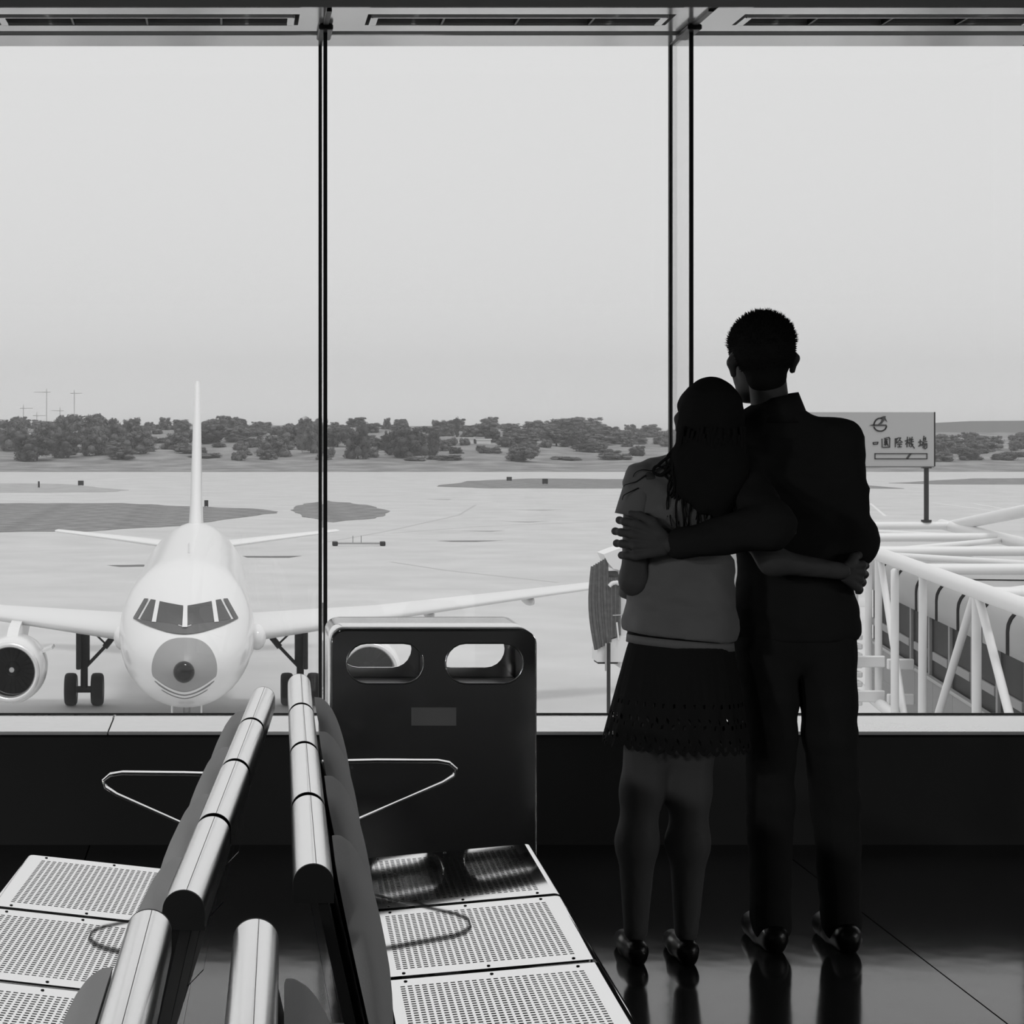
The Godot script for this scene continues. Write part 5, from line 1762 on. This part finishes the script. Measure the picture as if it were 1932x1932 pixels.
	for i in NU:
		for j in NV:
			# open lace cells in the two lower bands
			if (j == NV - 2 or j == NV - 7 or j == NV - 12) and (i % 4 == 1): continue
			if (j == NV - 3 or j == NV - 8) and (i % 4 == 3): continue
			sk.quad(SP.call(i, j, 0.0), SP.call(i + 1, j, 0.0), SP.call(i + 1, j + 1, 0.0), SP.call(i, j + 1, 0.0), 0)
	part("skirt", sk, M.lace, o)
	for x in [1.10, 1.238]:
		skinned("shoe", [skin_bones([[V.call(x, 0.04, -5.47), 0.031, V.call(x, 0.036, -5.56), 0.034], [V.call(x, 0.034, -5.56), 0.034, V.call(x, 0.026, -5.66), 0.026], [V.call(x, 0.016, -5.47), 0.02, V.call(x, 0.016, -5.65), 0.02]], 0.007, 0.02)], M.shoe, o)
	# long hair: smooth fall over the back, then single locks
	var hm := [
		[hc + hb * Vector3(0, 0.040, 0.018), 0.080, hc + hb * Vector3(0, 0.035, -0.03), 0.074],
		[hc + hb * Vector3(0, 0.01, 0.035), 0.080, V.call(1.300, 1.37, -5.475), 0.070],
		[V.call(1.265, 1.46, -5.49), 0.045, V.call(1.235, 1.37, -5.45), 0.045],
		[V.call(1.34, 1.46, -5.49), 0.045, V.call(1.345, 1.36, -5.455), 0.045],
		[V.call(1.30, 1.38, -5.45), 0.062, V.call(1.295, 1.30, -5.425), 0.05, 0.7],
		[V.call(1.235, 1.38, -5.445), 0.042, V.call(1.225, 1.30, -5.425), 0.03, 0.7],
		[V.call(1.345, 1.38, -5.45), 0.045, V.call(1.34, 1.28, -5.435), 0.035, 0.7],
		[V.call(1.255, 1.33, -5.43), 0.045, V.call(1.265, 1.25, -5.415), 0.022, 0.6],
		[V.call(1.315, 1.31, -5.43), 0.045, V.call(1.315, 1.23, -5.415), 0.02, 0.6],
	]
	skinned("hair", [skin_bones(hm, 0.008, 0.035, 0.004, 8.0, 6)], M.black_hair, o)
	var r := RandomNumberGenerator.new()
	r.seed = 21
	for k in 70:
		var t := r.randf()
		var x0 := lerpf(1.215, 1.385, t)
		var pts := PackedVector3Array()
		var rad := []
		var ph := r.randf() * TAU
		var L := r.randf_range(0.16, 0.30)
		var amp := r.randf_range(0.004, 0.014)
		var y0 := r.randf_range(1.40, 1.47)
		var drift := r.randf_range(-0.02, 0.02) - 0.06 * (1.0 - t) * (1.0 - t)
		for j in 14:
			var u := j / 13.0
			pts.push_back(V.call(x0 + drift * u + sin(ph + u * 9.0) * amp * u, y0 - L * u, -5.435 + 0.03 * sin(PI * t) * (1 - u) + cos(ph + u * 9.0) * amp * u + 0.012 * u))
			rad.append(lerpf(0.006, 0.0012, u))
		part("hair_lock", MB.new().tube(pts, rad, 5), M.black_hair, o)
	# loose curls over the left shoulder
	var curls := [[[1.215, 1.43], [1.203, 1.405], [1.19, 1.395], [1.17, 1.375], [1.158, 1.36], [1.165, 1.352]], [[1.21, 1.42], [1.19, 1.40], [1.178, 1.385], [1.176, 1.365], [1.186, 1.352], [1.2, 1.355]], [[1.205, 1.40], [1.175, 1.38], [1.152, 1.362], [1.14, 1.345], [1.152, 1.335], [1.168, 1.345]], [[1.2, 1.375], [1.165, 1.358], [1.138, 1.347], [1.112, 1.35], [1.092, 1.342], [1.085, 1.33]], [[1.195, 1.36], [1.16, 1.335], [1.14, 1.345], [1.148, 1.36], [1.17, 1.352], [1.19, 1.33]], [[1.12, 1.335], [1.095, 1.318], [1.075, 1.312], [1.062, 1.308], [1.06, 1.302]], [[1.1, 1.3], [1.078, 1.29], [1.06, 1.28], [1.056, 1.268]], [[1.205, 1.39], [1.185, 1.37], [1.17, 1.34], [1.185, 1.32], [1.205, 1.30]], [[1.21, 1.40], [1.195, 1.36], [1.195, 1.33], [1.215, 1.30], [1.21, 1.27]]]
	for k in curls.size():
		var cv := Curve3D.new()
		for p in curls[k]:
			cv.add_point(V.call(p[0], p[1], -5.45))
		for i in range(1, cv.point_count - 1):
			var tg := (cv.get_point_position(i + 1) - cv.get_point_position(i - 1)) / 6.0
			cv.set_point_in(i, -tg)
			cv.set_point_out(i, tg)
		cv.bake_interval = 0.004
		var pts := cv.get_baked_points()
		var rad := []
		for j in pts.size(): rad.append(lerpf(0.006 if k in [0, 1, 2, 4, 7, 8] else 0.0018, 0.0009, float(j) / pts.size()))
		part("hair_lock", MB.new().tube(pts, rad, 5), M.black_hair, o)
